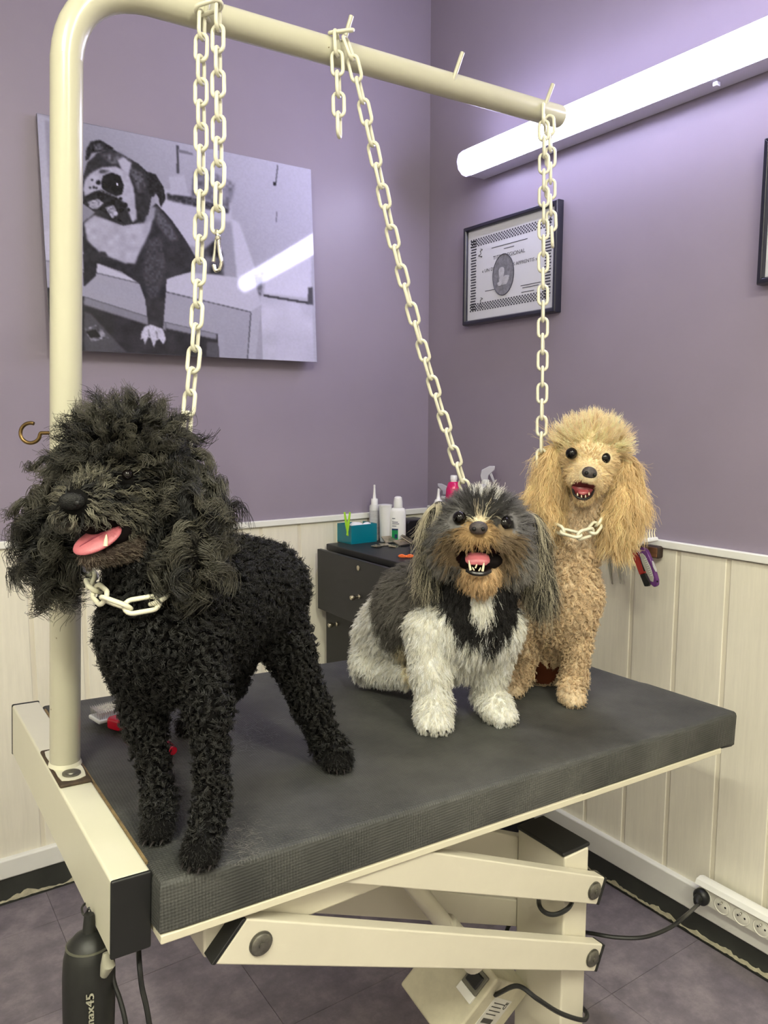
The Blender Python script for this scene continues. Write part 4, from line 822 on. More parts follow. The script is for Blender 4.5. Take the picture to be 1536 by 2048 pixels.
# ---------------------------------------------------------------- dogs: one continuous body each, grown from a distance field, with hair
def sdf_c(P, a, b, ra, rb):
    ab = b-a; t = np.clip(((P-a)@ab)/(ab@ab+1e-12), 0, 1).astype(np.float32); q = P-a-t[:, None]*ab
    return np.sqrt((q*q).sum(1))-(ra+t*(rb-ra))
def sdf_e(P, c, r, R):
    q = (P-c)@R; k0 = np.sqrt(((q/r)**2).sum(1)); k1 = np.sqrt(((q/(r*r))**2).sum(1)); return k0*(k0-1)/np.maximum(k1, 1e-6)
class Body:
    def __init__(s): s.pr = []; s.cut = []
    def cap(s, reg, A, ra, B=None, rb=None, k=.02):       # A, B as (u, v, distance) or points; radii in picture pixels at that distance
        a = np.array(U(*A) if len(A) == 3 and A[0] > 5 else A); B = A if B is None else B; b = np.array(U(*B) if len(B) == 3 and B[0] > 5 else B)
        rb = ra if rb is None else rb; ra *= ((a-CAM)@fwd)/F; rb *= ((b-CAM)@fwd)/F
        s.pr.append((reg, lambda P, a=a.astype(np.float32), b=b.astype(np.float32)+np.float32(1e-6), ra=ra, rb=rb: sdf_c(P, a, b, ra, rb), k, [a-ra, a+ra, b-rb, b+rb])); return s
    def ell(s, reg, A, rx, ry, rz, ex=None, ey=None, k=.02, cut=False):   # radii px along ex, ey, ez
        c = np.array(U(*A) if A[0] > 5 else A); m = ((c-CAM)@fwd)/F; ex = np.array(rgt if ex is None else ex, float); ey = np.array(upv if ey is None else ey, float); ex /= np.linalg.norm(ex); ey = ey-ex*(ey@ex); ey /= np.linalg.norm(ey); R = np.stack([ex, ey, np.cross(ex, ey)], 1)
        r = np.array([rx, ry, rz])*m; f = lambda P, c=c.astype(np.float32), r=r.astype(np.float32), R=R.astype(np.float32): sdf_e(P, c, r, R)
        (s.cut if cut else s.pr).append((reg, f, k, [c-r.max(), c+r.max()])); return s
    def val(s, P):
        d = None
        for reg, f, k, _ in s.pr:
            x = f(P)
            if d is None: d = x
            else: h = np.clip(.5+.5*(d-x)/k, 0, 1); d = d+(x-d)*h-k*h*(1-h)
        for reg, f, k, _ in s.cut:
            x = -f(P); h = np.clip(.5-.5*(d-x)/k, 0, 1); d = d+(x-d)*h+k*h*(1-h)
        return d
    def region(s, P): return np.argmin(np.stack([f(P) for _, f, _, _ in s.pr], 1), 1)
    def grad(s, P, e=.0015):
        g = np.stack([s.val(P+np.array(o, np.float32))-s.val(P-np.array(o, np.float32)) for o in ((e, 0, 0), (0, e, 0), (0, 0, e))], 1); return g/(np.linalg.norm(g, axis=1, keepdims=True)+1e-9)
    def mesh(s, h=.005, zmin=None):
        pts = np.array([q for p in s.pr for q in p[3]]); lo = pts.min(0)-.02; hi = pts.max(0)+.02; n = np.ceil((hi-lo)/h).astype(int)+1
        ax = [lo[i]+h*np.arange(n[i]) for i in range(3)]; Gd = np.stack(np.meshgrid(*ax, indexing='ij'), -1).reshape(-1, 3).astype(np.float32)
        D = np.concatenate([s.val(Gd[i:i+400000]) for i in range(0, len(Gd), 400000)]).reshape(n)
        if zmin is not None: D = np.maximum(D, -(Gd@zmin[0].astype(np.float32)-np.float32(zmin[1])).reshape(n))
        # naive surface nets
        ins = D < 0; c = np.zeros(tuple(n-1), int)
        for i in (0, 1):
            for j in (0, 1):
                for k in (0, 1): c += ins[i:n[0]-1+i, j:n[1]-1+j, k:n[2]-1+k]
        act = (c > 0) & (c < 8); ids = np.full(tuple(n-1), -1); I = np.argwhere(act); ids[act] = np.arange(len(I))
        acc = np.zeros((len(I), 3)); cnt = np.zeros(len(I)); corners = [(i, j, k) for i in (0, 1) for j in (0, 1) for k in (0, 1)]
        for a in corners:
            for d in range(3):
                if a[d]: continue
                b = list(a); b[d] = 1; va = D[tuple((I+a).T)]; vb = D[tuple((I+b).T)]; m = (va < 0) != (vb < 0); t = np.where(m, va/(va-vb+1e-12), 0)
                p = np.array(a, float)+np.zeros((len(I), 3)); p[:, d] += t; acc += np.where(m[:, None], p, 0); cnt += m
        V = lo+h*(I+acc/np.maximum(cnt, 1)[:, None]); Fs = []
        for d in range(3):
            e1, e2 = (d+1) % 3, (d+2) % 3; sl0 = [slice(None)]*3; sl1 = [slice(None)]*3; sl0[d] = slice(0, n[d]-1); sl1[d] = slice(1, n[d])
            ch_ = ins[tuple(sl0)] != ins[tuple(sl1)]; E = np.argwhere(ch_); o1 = np.zeros(3, int); o1[e1] = 1; o2 = np.zeros(3, int); o2[e2] = 1
            E = E[(E[:, e1] > 0) & (E[:, e2] > 0) & (E[:, e1] < n[e1]-1) & (E[:, e2] < n[e2]-1)]
            q = np.stack([ids[tuple((E-o1-o2).T)], ids[tuple((E-o2).T)], ids[tuple(E.T)], ids[tuple((E-o1).T)]], 1); fl = ins[tuple(E.T)]; q[~fl] = q[~fl][:, ::-1]; Fs.append(q)
        return V.astype(np.float32), np.concatenate(Fs)
def sample(V, Fq, n, r):
    T_ = np.concatenate([Fq[:, [0, 1, 2]], Fq[:, [0, 2, 3]]]); a, b, c = V[T_[:, 0]], V[T_[:, 1]], V[T_[:, 2]]; ar = np.linalg.norm(np.cross(b-a, c-a), axis=1)/2
    k = r.choice(len(T_), n, p=ar/ar.sum()); u, v = r.random(n), r.random(n); m = u+v > 1; u[m], v[m] = 1-u[m], 1-v[m]
    return (a[k]+(b[k]-a[k])*u[:, None]+(c[k]-a[k])*v[:, None]).astype(np.float32), ar.sum()
def nrm(v): return v/(np.linalg.norm(v, axis=-1, keepdims=True)+1e-9)
DOWN = np.array([0, 0, -1.0])
def hair_object(name, P, rad, col, m, parent):              # P (N, K, 3), rad (K,), col (N, 3)
    N, K, _ = P.shape; hc = bpy.data.hair_curves.new(name); hc.add_curves([K]*N); off = root_of(parent)
    hc.attributes['position'].data.foreach_set('vector', np.ascontiguousarray((P-off).astype(np.float32)).ravel())
    r = hc.attributes.get('radius') or hc.attributes.new('radius', 'FLOAT', 'POINT'); r.data.foreach_set('value', np.ascontiguousarray(rad.astype(np.float32)).ravel())
    a = hc.attributes.new('col', 'FLOAT_COLOR', 'CURVE'); a.data.foreach_set('color', np.concatenate([col, np.ones((N, 1))], 1).astype(np.float32).ravel())
    hc.materials.append(m); o = link_obj(name, hc, parent); return o
def grow(body, V, Fq, n, params, colour, K=9, seed=1, block=None, tabn=None, only=None):
    """hair on a body: params maps a region name to its hair style, colour(points, region names, rng) -> linear rgb"""
    r = np.random.default_rng(seed); n0 = n; P, area = sample(V, Fq, n, r); reg = body.region(P); names = np.array([p[0] for p in body.pr])[reg]
    keep = np.array([params.get(q, params['*']).get('den', 1.0) for q in names]) > r.random(n)
    if only is not None: keep &= np.isin(names, only)
    if block is not None: keep &= ~block(P)
    P, names = P[keep], names[keep]; Nn = body.grad(P); n = len(P)
    par = [params.get(q, params['*']) for q in names]; g = lambda key, d: np.array([p.get(key, d) for p in par], float)
    L = g('len', .012); lift = g('lift', .7); grav = g('grav', .3); amp = g('amp', .002); fq = g('turns', 1.2); cs = g('clump', .007); cl = g('tight', .6); wob = g('wob', .15)
    flow = np.zeros((n, 3))
    for q in set(names):
        m = names == q; p = params.get(q, params['*']); fl = p.get('flow', DOWN); flow[m] = nrm(P[m]-np.array(fl[1])) if isinstance(fl, tuple) else np.array(fl)
    flow = nrm(flow-Nn*(flow*Nn).sum(1, keepdims=True)+1e-4)
    # guides: one lock in every clump cell
    want = 1/(cs*cs)*area/n0*1.6; isg = r.random(n) < want; isg[:1] = True; gi = np.where(isg)[0]; kd = kdtree.KDTree(len(gi))
    for i, q in enumerate(gi): kd.insert(P[q], i)
    kd.balance(); own = np.array([kd.find(p)[1] for p in P])
    m = len(gi); d = nrm(Nn[gi]*lift[gi][:, None]+flow[gi]*(1-lift[gi])[:, None]+r.normal(size=(m, 3))*wob[gi][:, None]); Lg = L[gi]*(.8+.4*r.random(m))
    e1 = nrm(np.cross(d, r.normal(size=(m, 3)))); e2 = np.cross(d, e1); ph = r.random(m)*6.283; sg = np.where(r.random(m) < .5, 1, -1)
    Gp = np.zeros((m, K, 3)); cur = P[gi].astype(float).copy(); Gp[:, 0] = cur
    for k in range(1, K):
        t = k/(K-1); dk = nrm(d+DOWN*(grav[gi]*2*t)[:, None]); cur = cur+dk*(Lg/(K-1))[:, None]; w = amp[gi]*min(1, t*1.6); an = 6.283*fq[gi]*t*sg+ph
        Gp[:, k] = cur+((np.cos(an)-np.cos(ph))*w)[:, None]*e1+((np.sin(an)-np.sin(ph))*w)[:, None]*e2
    t = np.linspace(0, 1, K)[None, :, None]; ow = own; rel = (P-P[gi][ow])[:, None, :]; ls = (.75+.4*r.random(n))[:, None, None]*(L/np.maximum(L[gi][ow], 1e-6))[:, None, None]
    S = P[:, None, :]+(Gp[ow]-Gp[ow][:, :1])*ls-rel*(cl[:, None, None]*t**.8)+np.cumsum(r.normal(size=(n, K, 3)), 1)*(L*.035)[:, None, None]*t
    if tabn is not None:                                    # keep hair above the table
        h = S@tabn[0]-tabn[1]; S = S+np.maximum(0, .0006-h)[..., None]*tabn[0]
    lockc = (r.random(m)-.5)[ow]
    return S, P, names, colour(P, names, r, lockc), g('rad', .00035)[:, None]*np.linspace(1, .35, K)[None, :]
TABN = (TM[:, 2], float(TM[:, 2]@(TO+TM[:, 2]*MATZ)))
def hair_mat(name, rough=.45, spec=.35, glow=0.0):           # glow: share of light passing through the strands
    m = attr_mat(name, rough=rough, spec=spec); nt, b = nodes(m)
    if glow:
        tr = nt.nodes.new('ShaderNodeBsdfTranslucent'); mx = nt.nodes.new('ShaderNodeMixShader'); mx.inputs[0].default_value = glow; a = [n for n in nt.nodes if n.type == 'ATTRIBUTE'][0]; out = [n for n in nt.nodes if n.type == 'OUTPUT_MATERIAL'][0]
        nt.links.new(a.outputs['Color'], tr.inputs['Color']); nt.links.new(b.outputs[0], mx.inputs[1]); nt.links.new(tr.outputs[0], mx.inputs[2]); nt.links.new(mx.outputs[0], out.inputs['Surface'])
    return m
def blobs(P, B, r, noise=.12):                              # nearest coloured patch of the coat
    D = np.stack([np.linalg.norm(P-np.array(c), axis=1)/rad for c, rad, _ in B], 1); D += r.normal(size=D.shape)*noise
    return np.array([b[2] for b in B])[np.argmin(D, 1)]
def solid_strip(path, hw, th, up, n=14):                     # tongue-like solid: flattened tube
    P = [np.array(p, float) for p in smooth_path(path, 4)]; m = len(P); g = G(); v = []; f = []; W_ = np.interp(np.linspace(0, 1, m), np.linspace(0, 1, len(hw)), hw); H_ = np.interp(np.linspace(0, 1, m), np.linspace(0, 1, len(th)), th)
    for i in range(m):
        t = P[min(i+1, m-1)]-P[max(i-1, 0)]; t /= np.linalg.norm(t); u = np.array(up, float); u -= t*(u@t); u /= np.linalg.norm(u); s = np.cross(t, u)
        for k in range(n):
            a = 2*math.pi*k/n; dent = -.45*H_[i]*math.exp(-(math.cos(a)/.22)**2)*min(1, max(0, m*.75-i)/(m*.35)) if math.sin(a) > 0 else 0; v.append(P[i]+s*W_[i]*math.cos(a)+u*(H_[i]*math.sin(a)+dent))
    for i in range(m-1):
        for k in range(n): f.append((i*n+k, i*n+(k+1) % n, i*n+n+(k+1) % n, i*n+n+k))
    f += [tuple(range(n-1, -1, -1)), tuple((m-1)*n+k for k in range(n))]; return g.add(v, f)
M_eye = mat('wet_dark_eye', (9, 6, 5), .08, spec=.35); M_nose = mat('black_nose_leather', (9, 9, 9), .5, spec=.3, bump=.5, bscale=700); M_nose2 = mat('dark_grey_nose_leather', (66, 59, 58), .4, bump=.5, bscale=700)
M_mouth = mat('dark_mouth', (16, 8, 9), .75, spec=.2); M_mouth2 = mat('red_mouth', (120, 48, 52), .35); M_tongue = mat('pink_tongue', (176, 96, 104), .36, var=.12, vscale=60, bump=.2, bscale=900); M_tooth = mat('tooth_ivory', (232, 222, 190), .3); M_claw = mat('dark_claw', (34, 30, 28), .4); M_lip = mat('black_lip', (26, 22, 22), .35)
def paw(b, reg, u, v, rpx, toward, k=.006, toes=True):      # (u, v) = contact under the toes; toward = walking direction in the room
    q0 = TAB(u, v); d = (q0-CAM)@fwd; r = rpx*d/F; n = TM[:, 2]; t = np.array(toward, float); t -= n*(t@n); t /= np.linalg.norm(t); s = np.cross(n, t); c = q0-t*r*.9+n*r*.75
    b.ell(reg, c, rpx*1.0, rpx*1.05, rpx*.78, s, t, k=.012); tips = []
    for j, (a, f_) in enumerate(((-.72, .45), (-.25, .82), (.25, .82), (.72, .45))):
        p = c+s*a*r+t*f_*r-n*r*.25; b.ell(reg, p, rpx*.30, rpx*.44, rpx*.46, s, t, k=k); tips.append((p+t*r*.40-n*r*.12, t))
    return c+n*r*.3, tips
def claws(tips, par, L=.007):
    for p, t in tips: obj('claw', G().tube([p-t*.002, p+t*L*.5-TM[:, 2]*.0008, p+t*L-TM[:, 2]*.003], [.0022, .0017, .0004], 7), M_claw, par, smooth='angle')
def dog_root(label, at, cat='dog'): return thing('dog', label, cat, at)
def eye(par, u, v, d, rpx): c = U(u, v, d); r = rpx*d/F; return obj('eye', G().ell(c, (r, r, r), None, 18, 12), M_eye, par, smooth='angle')
# ---------------------------------------------------------------- black poodle
M_hole = mat('nostril_black', (4, 4, 4), .6)
fr_dir = np.array([-.68, -.73, 0])                           # the way it faces
bk = dog_root('black curly poodle standing on the near end of the table, tongue out', TAB(420, 1620)); B = Body()
B.cap('body', (318, 1262, 1.045), 100, (400, 1205, 1.10), 98, .03).cap('body', (400, 1205, 1.10), 98, (470, 1185, 1.19), 90, .03).cap('body', (470, 1180, 1.19), 90, (528, 1172, 1.28), 76, .03)
B.cap('body', (330, 1330, 1.06), 66, (440, 1290, 1.13), 48, .03)
B.cap('body', (290, 1090, 1.03), 66, (315, 1220, 1.05), 90, .03)
# near hind leg, far hind leg
c, tp1 = paw(B, 'foot', 678, 1548, 30, (-.35, -.94, 0))
B.cap('leg', (535, 1200, 1.265), 66, (572, 1285, 1.25), 42, .025).cap('leg', (572, 1285, 1.25), 42, (622, 1410, 1.275), 27, .02).cap('leg', (622, 1410, 1.275), 27, (654, 1490, 1.285), 22, .015).cap('leg', (654, 1490, 1.285), 22, tuple(c), 21, .012)
c, tp2 = paw(B, 'foot', 367, 1473, 21, (-.75, -.65, 0))
B.cap('leg', (500, 1225, 1.36), 52, (462, 1368, 1.35), 22, .02).cap('leg', (462, 1368, 1.35), 22, (415, 1405, 1.42), 17, .015).cap('leg', (415, 1405, 1.42), 17, tuple(c), 16, .01)
# front legs
c, tp3 = paw(B, 'foot', 393, 1744, 38, (-.62, -.78, 0))
B.cap('leg', (385, 1300, 1.035), 62, (420, 1420, 1.015), 30, .03).cap('leg', (420, 1420, 1.015), 30, (425, 1600, 1.005), 22, .02).cap('leg', (425, 1600, 1.005), 22, tuple(c), 23, .015)
c, tp4 = paw(B, 'foot', 303, 1690, 32, (-.70, -.71, 0))
B.cap('leg', (268, 1300, 1.075), 56, (290, 1440, 1.07), 29, .03).cap('leg', (290, 1440, 1.07), 29, (318, 1590, 1.065), 20, .02).cap('leg', (318, 1590, 1.065), 20, tuple(c), 21, .015)
# head
B.ell('top', (258, 915, 1.04), 98, 84, 98, k=.02).cap('cheek', (262, 985, 1.03), 82, k=.02)
B.cap('muzzle', (228, 985, .99), 58, (165, 1008, .935), 44, .018).cap('muzzle', (245, 1030, .985), 44, (195, 1032, .945), 40, .012)
B.cap('jaw', (258, 1086, .995), 36, (182, 1112, .940), 24, .012)
B.cap('ear', (128, 945, 1.065), 24, (100, 1040, 1.055), 34, .012).cap('ear', (100, 1040, 1.055), 34, (108, 1125, 1.045), 36, .012)
B.cap('ear', (358, 915, 1.04), 30, (386, 1010, 1.01), 40, .012).cap('ear', (386, 1010, 1.01), 40, (382, 1110, 1.0), 43, .012)
V, Q = B.mesh(.0048, zmin=TABN)
BK0, BK1 = np.array(lin((9, 9, 9))), np.array(lin((86, 83, 72)))

hp = {'*': dict(len=.014, lift=.75, grav=.2, amp=.0032, turns=1.4, clump=.0085, tight=.95, rad=.0006),
      'body': dict(len=.015, lift=.72, grav=.2, amp=.0034, turns=1.4, clump=.0090, tight=.95, rad=.0006),
      'leg': dict(len=.0105, lift=.8, grav=.2, amp=.0034, turns=1.4, clump=.0088, tight=.95, rad=.0006),
      'foot': dict(len=.006, lift=.4, grav=.2, amp=.001, turns=1., clump=.005, tight=.6, den=.8),
      'top': dict(len=.035, lift=.85, grav=.10, amp=.0045, turns=1.5, clump=.013, tight=.82, wob=.22, rad=.00045, flow=('r', U(180, 985, .97)), den=1),
      'cheek': dict(len=.012, lift=.35, grav=.35, amp=.003, turns=1.2, clump=.009, tight=.6, flow=('r', U(180, 985, .95))),
      'muzzle': dict(len=.016, lift=.5, grav=.22, amp=.002, turns=.9, clump=.008, tight=.6, flow=('r', U(140, 985, .90)), rad=.00045),
      'jaw': dict(len=.006, lift=.3, grav=.2, amp=.0006, turns=.6, clump=.005, tight=.4, flow=('r', U(165, 1090, .92)), rad=.0004),
      'ear': dict(len=.046, lift=.45, grav=.8, amp=.0085, turns=1.7, clump=.017, tight=.95, wob=.20, rad=.00055, den=1)}
def col_black(P, nm, r, lk):
    k = np.clip(.35+1.0*lk+.12*r.normal(size=len(P)), 0, 1)[:, None]; w = np.select([nm == 'ear', nm == 'top', nm == 'muzzle', nm == 'cheek'], [1.0, 1.05, 2.2, .10], .11)[:, None]
    c = BK0+(BK1-BK0)*k*w; jw = (nm == 'jaw')[:, None]
    return np.where(jw, np.array(lin((104, 92, 80)))*(.6+.6*k), c)
M_bsk = attr_mat('black_coat_base', rough=.9, spec=.1); nm_ = np.array([p[0] for p in B.pr])[B.region(V)]
sk = np.where((nm_ == 'jaw')[:, None], np.array(lin((70, 60, 54))), np.array(lin((13, 12, 12)))); dm_ = np.linalg.norm((V-U(195, 1066, .94))*np.array([1, 1, 1.3]), axis=1) < .03; sk[dm_] = lin((16, 10, 10)); np_mesh('body', V, Q, M_bsk, bk, col=sk)
def blk(P): return (np.linalg.norm((P-U(195, 1070, .935))*np.array([1, 1, 1.6]), axis=1) < .033) | (np.linalg.norm(P-U(143, 1003, .905), axis=1) < .017) | (np.linalg.norm(P-U(255, 950, .952), axis=1) < .020)
S, P, nm, c_, rd = grow(B, V, Q, 88000, hp, col_black, K=10, seed=3, block=blk, tabn=TABN)
M_bh = hair_mat('black_poodle_hair', .42, .4)
hair_object('coat', S, rd, c_, M_bh, bk)['label'] = 'tight black curls, looser and greyer on head and ears'
nz = obj('nose', G().ell(U(144, 1002, .905), (26*.9/F, 18*.9/F, 10*.9/F), np.stack([rgt*.95+fwd*.3, upv, -fwd], 1)), M_nose, bk, smooth='angle')
for s in (-1, 1): obj('nostril', G().ell(U(144+s*12-2, 1006, .9005), (6*.9/F, 6*.9/F, 4*.9/F), np.stack([rgt, upv, -fwd], 1), 12, 8), M_hole, nz, smooth='angle')
eye(bk, 255, 950, .948, 11); eye(bk, 132, 950, 1.0, 11)
obj('mouth', G().ell(U(208, 1072, .965), (60*.96/F, 30*.96/F, 40*.96/F), np.stack([nrm(rgt*.9-upv*-.25), nrm(upv*.9-rgt*.25), -fwd], 1)), M_mouth, bk, smooth='angle')
tx = nrm(-rgt*.80-upv*.50-fwd*.42); tz = nrm(upv*.62-fwd*.75-rgt*.12); tz = nrm(tz-tx*(tz@tx)); ty = np.cross(tz, tx); tcn = U(195, 1079, .936); tpx = .936/F
tg_ = obj('tongue', G().ell(tcn, (51*tpx, 31*tpx, 9*tpx), np.stack([tx, ty, tz], 1), 24, 16), M_tongue, bk, smooth='angle')
obj('groove', G().tube([tcn+tx*a*tpx+tz*math.sqrt(max(0, 1-(a/51)**2))*9.2*tpx for a in (-38, -20, 0, 20, 36)], [.0012, .0016, .0017, .0014, .0006], 6), mat('tongue_groove', (136, 62, 76), .35), tg_, smooth='angle')
for (u, v, d, l) in ((211, 1080, .927, 22), (230, 1062, .95, 15), (221, 1070, .94, 12)): obj('tooth', G().tube([U(u, v+l*.55, d), U(u+1, v, d), U(u+2, v-l*.5, d)], [.0026, .0022, .0006], 8), M_tooth, bk, smooth='angle')
for tp in (tp1, tp2, tp3, tp4): claws(tp, bk, .009)
# ---------------------------------------------------------------- shih tzu
sh = dog_root('seated grey, white and tan shih tzu with open mouth in the middle of the table', TAB(880, 1400)); B = Body()
B.cap('body', (918, 1225, 1.515), 80, (840, 1218, 1.60), 84, .03).cap('body', (840, 1218, 1.60), 84, (790, 1265, 1.68), 74, .03).cap('rump', (760, 1296, 1.69), 56, (745, 1318, 1.68), 40, .025)
B.cap('bib', (958, 1175, 1.47), 70, (950, 1250, 1.475), 66, .025)
B.cap('body', (930, 1260, 1.50), 66, (920, 1300, 1.53), 58, .025)
B.cap('rump', (735, 1338, 1.665), 26, (815, 1352, 1.60), 20, .02)                        # folded hind leg
c, tp1 = paw(B, 'foot', 878, 1472, 36, (-.20, -.98, 0))
B.cap('fleg', (858, 1262, 1.485), 46, (862, 1340, 1.475), 36, .025).cap('fleg', (862, 1340, 1.475), 36, (868, 1410, 1.47), 31, .015).cap('fleg', (868, 1410, 1.47), 31, tuple(c), 30, .012)
c, tp2 = paw(B, 'foot', 1020, 1452, 33, (.35, -.93, 0))
B.cap('fleg', (1004, 1255, 1.50), 44, (980, 1340, 1.53), 33, .025).cap('fleg', (980, 1340, 1.53), 33, (975, 1390, 1.55), 27, .015).cap('fleg', (975, 1390, 1.55), 27, tuple(c), 26, .012)
B.ell('top', (965, 1055, 1.455), 86, 74, 80, k=.02).cap('cheek', (912, 1085, 1.42), 46, (905, 1105, 1.42), 40, .02).cap('cheek', (1012, 1100, 1.43), 46, (1022, 1120, 1.43), 40, .02)
B.cap('muzzle', (938, 1075, 1.375), 20, (925, 1085, 1.37), 18, .01).cap('muzzle', (978, 1080, 1.375), 20, (992, 1092, 1.375), 18, .01).cap('muzzle', (958, 1068, 1.39), 26, k=.012)
B.cap('chin', (960, 1158, 1.395), 32, (958, 1145, 1.43), 48, .012)
B.cap('ear', (880, 1022, 1.475), 20, (862, 1120, 1.465), 20, .012).cap('ear', (1058, 1045, 1.485), 20, (1080, 1150, 1.48), 20, .012)
V, Q = B.mesh(.0048, zmin=TABN)
WH, GY, DK, TN, CRM = [np.array(lin(x)) for x in ((248, 244, 232), (112, 108, 102), (38, 36, 36), (168, 140, 100), (236, 222, 192))]
LG = np.array(lin((150, 146, 140)))
PAT = [(U(830, 1190, 1.53), .085, GY), (U(800, 1230, 1.58), .07, GY), (U(850, 1150, 1.56), .05, GY), (U(745, 1240, 1.62), .055, WH), (U(720, 1310, 1.64), .09, WH), (U(880, 1240, 1.45), .045, WH), (U(860, 1320, 1.43), .09, WH), (U(1000, 1340, 1.46), .10, WH), (U(930, 1310, 1.45), .06, WH),
       (U(895, 1200, 1.43), .048, DK), (U(935, 1255, 1.41), .036, DK), (U(1010, 1230, 1.43), .050, DK), (U(985, 1285, 1.43), .030, DK), (U(968, 1225, 1.40), .026, WH), (U(965, 1190, 1.40), .022, WH), (U(1040, 1260, 1.46), .03, WH), (U(830, 1330, 1.55), .05, CRM), (U(770, 1355, 1.6), .04, WH), (U(720, 1348, 1.64), .025, LG)]
def col_shih(P, nm, r, lk):
    n = len(P); c = blobs(P, PAT, r, .10); k = (1+.35*lk+.12*r.normal(size=n))[:, None]
    fc = [(U(957, 1068, 1.36), .030, TN), (U(915, 1100, 1.38), .030, np.array(lin((126, 108, 84)))), (U(1000, 1105, 1.38), .034, np.array(lin((134, 116, 92)))), (U(965, 1010, 1.40), .036, np.array(lin((64, 62, 60)))), (U(974, 988, 1.42), .027, WH), (U(961, 1036, 1.375), .014, CRM), (U(880, 1030, 1.43), .05, np.array(lin((120, 118, 116)))), (U(1050, 1040, 1.45), .05, np.array(lin((126, 124, 124)))), (U(900, 1000, 1.44), .05, np.array(lin((112, 110, 110)))), (U(1020, 1000, 1.46), .05, np.array(lin((118, 116, 116)))), (U(1045, 1120, 1.43), .035, LG*.9), (U(885, 1120, 1.42), .03, LG*.7),
          (U(920, 1036, 1.40), .012, DK), (U(1010, 1046, 1.40), .013, DK)]
    f = blobs(P, fc, r, .12); hd = np.isin(nm, ['top', 'cheek', 'muzzle'])[:, None]; c = np.where(hd, f, c)
    c = np.where((nm == 'chin')[:, None], np.array(lin((206, 176, 136))), c); bb = nm == 'bib'
    c = np.where((nm == 'foot')[:, None], WH, c); c = np.where((nm == 'fleg')[:, None], WH, c)
    e = np.where((r.random(n) < .38)[:, None], np.array(lin((168, 160, 140))), np.array(lin((46, 44, 42)))); lk2 = (lk > .16)[:, None]; e = np.where(lk2, np.array(lin((186, 178, 156))), e*np.array([1.0]))
    c = np.where((nm == 'ear')[:, None], e, c); return np.clip(c*k, .002, .9)
def skin_col(B, P, fn):
    r = np.random.default_rng(1); nm = np.array([p[0] for p in B.pr])[B.region(P)]; return fn(P, nm, r, np.zeros(len(P)))*.8
M_sk = attr_mat('coat_base', rough=.9, spec=.1)
mo = U(958, 1118, 1.37)
def dark_mouth(P, col):
    d = np.linalg.norm((P-mo)*np.array([1, 1, 1.5]), axis=1) < .042; col[d] = lin((26, 12, 12)); return col
np_mesh('body', V, Q, M_sk, sh, col=dark_mouth(V, skin_col(B, V, col_shih)))
face = U(957, 1058, 1.36)
hp = {'*': dict(len=.016, lift=.35, grav=.25, amp=.0012, turns=.7, clump=.009, tight=.55, rad=.00042),
      'body': dict(len=.017, lift=.4, grav=.25, amp=.0012, turns=.7, clump=.009, tight=.35, rad=.00036, flow=np.array([-.2, .5, -.85])),
      'bib': dict(len=.026, lift=.25, grav=.5, amp=.0014, turns=.7, clump=.012, tight=.6, rad=.00042),
      'rump': dict(len=.014, lift=.5, grav=.2, amp=.0012, turns=.7, clump=.008, tight=.35, rad=.00036),
      'fleg': dict(len=.013, lift=.4, grav=.25, amp=.0012, turns=.6, clump=.008, tight=.35, rad=.00036),
      'foot': dict(len=.008, lift=.35, grav=.2, amp=.0006, turns=.5, clump=.006, tight=.3, rad=.00036),
      'top': dict(len=.030, lift=.22, grav=.12, amp=.0014, turns=.6, clump=.010, tight=.45, wob=.08, rad=.00036, flow=('r', U(960, 1052, 1.36))),
      'cheek': dict(len=.026, lift=.4, grav=.45, amp=.0018, turns=.7, clump=.010, tight=.55, flow=('r', face)),
      'muzzle': dict(len=.018, lift=.35, grav=.5, amp=.0016, turns=.7, clump=.007, tight=.6, flow=('r', face)),
      'chin': dict(len=.014, lift=.3, grav=.6, amp=.001, turns=.6, clump=.008, tight=.5),
      'ear': dict(len=.078, lift=.2, grav=1.6, amp=.0016, turns=.7, clump=.010, tight=.65, wob=.04, rad=.00036)}
def blk(P):
    q = np.abs((P-mo)@rgt); w = np.abs((P-mo)@upv); inm = (q/.048)**2+(w/.026)**2 < 1; fr_ = ((P-mo)@fwd) < .09
    return (inm & fr_) | (np.linalg.norm(P-U(957, 1056, 1.36), axis=1) < .019) | (np.linalg.norm(P-U(919, 1036, 1.39), axis=1) < .021) | (np.linalg.norm(P-U(1008, 1047, 1.395), axis=1) < .023) | (np.linalg.norm(P-U(994, 1056, 1.385), axis=1) < .017) | (np.linalg.norm(P-U(930, 1046, 1.38), axis=1) < .013)
SKIP = [p for p in hp if p not in ('ear', '*')]
S, P, nm, c_, rd = grow(B, V, Q, 86000, hp, col_shih, K=8, seed=5, block=blk, tabn=TABN, only=SKIP)
S2, _, _, c2, rd2 = grow(B, V, Q, 150000, hp, col_shih, K=10, seed=6, tabn=TABN, only=['ear'])
hair_object('ear_hair', S2, rd2, c2, hair_mat('shih_tzu_ear_hair', .4, .35, .25), sh)['label'] = 'long straight black ear hair with pale streaks'
hair_object('coat', S, rd, c_, hair_mat('shih_tzu_hair', .45, .3, .3), sh)['label'] = 'long grey, white and tan hair'
px = 1.36/F
nz = obj('nose', G().ell(U(957, 1056, 1.355), (19*px, 14*px, 11*px), np.stack([rgt, upv, -fwd], 1)), M_nose2, sh, smooth='angle')
for s in (-1, 1): obj('nostril', G().ell(U(957+s*9, 1058, 1.3475), (5*px, 4.5*px, 4.5*px), np.stack([rgt, upv, -fwd], 1), 12, 8), M_hole, nz, smooth='angle')
eye(sh, 919, 1036, 1.390, 14); eye(sh, 1008, 1047, 1.395, 15)
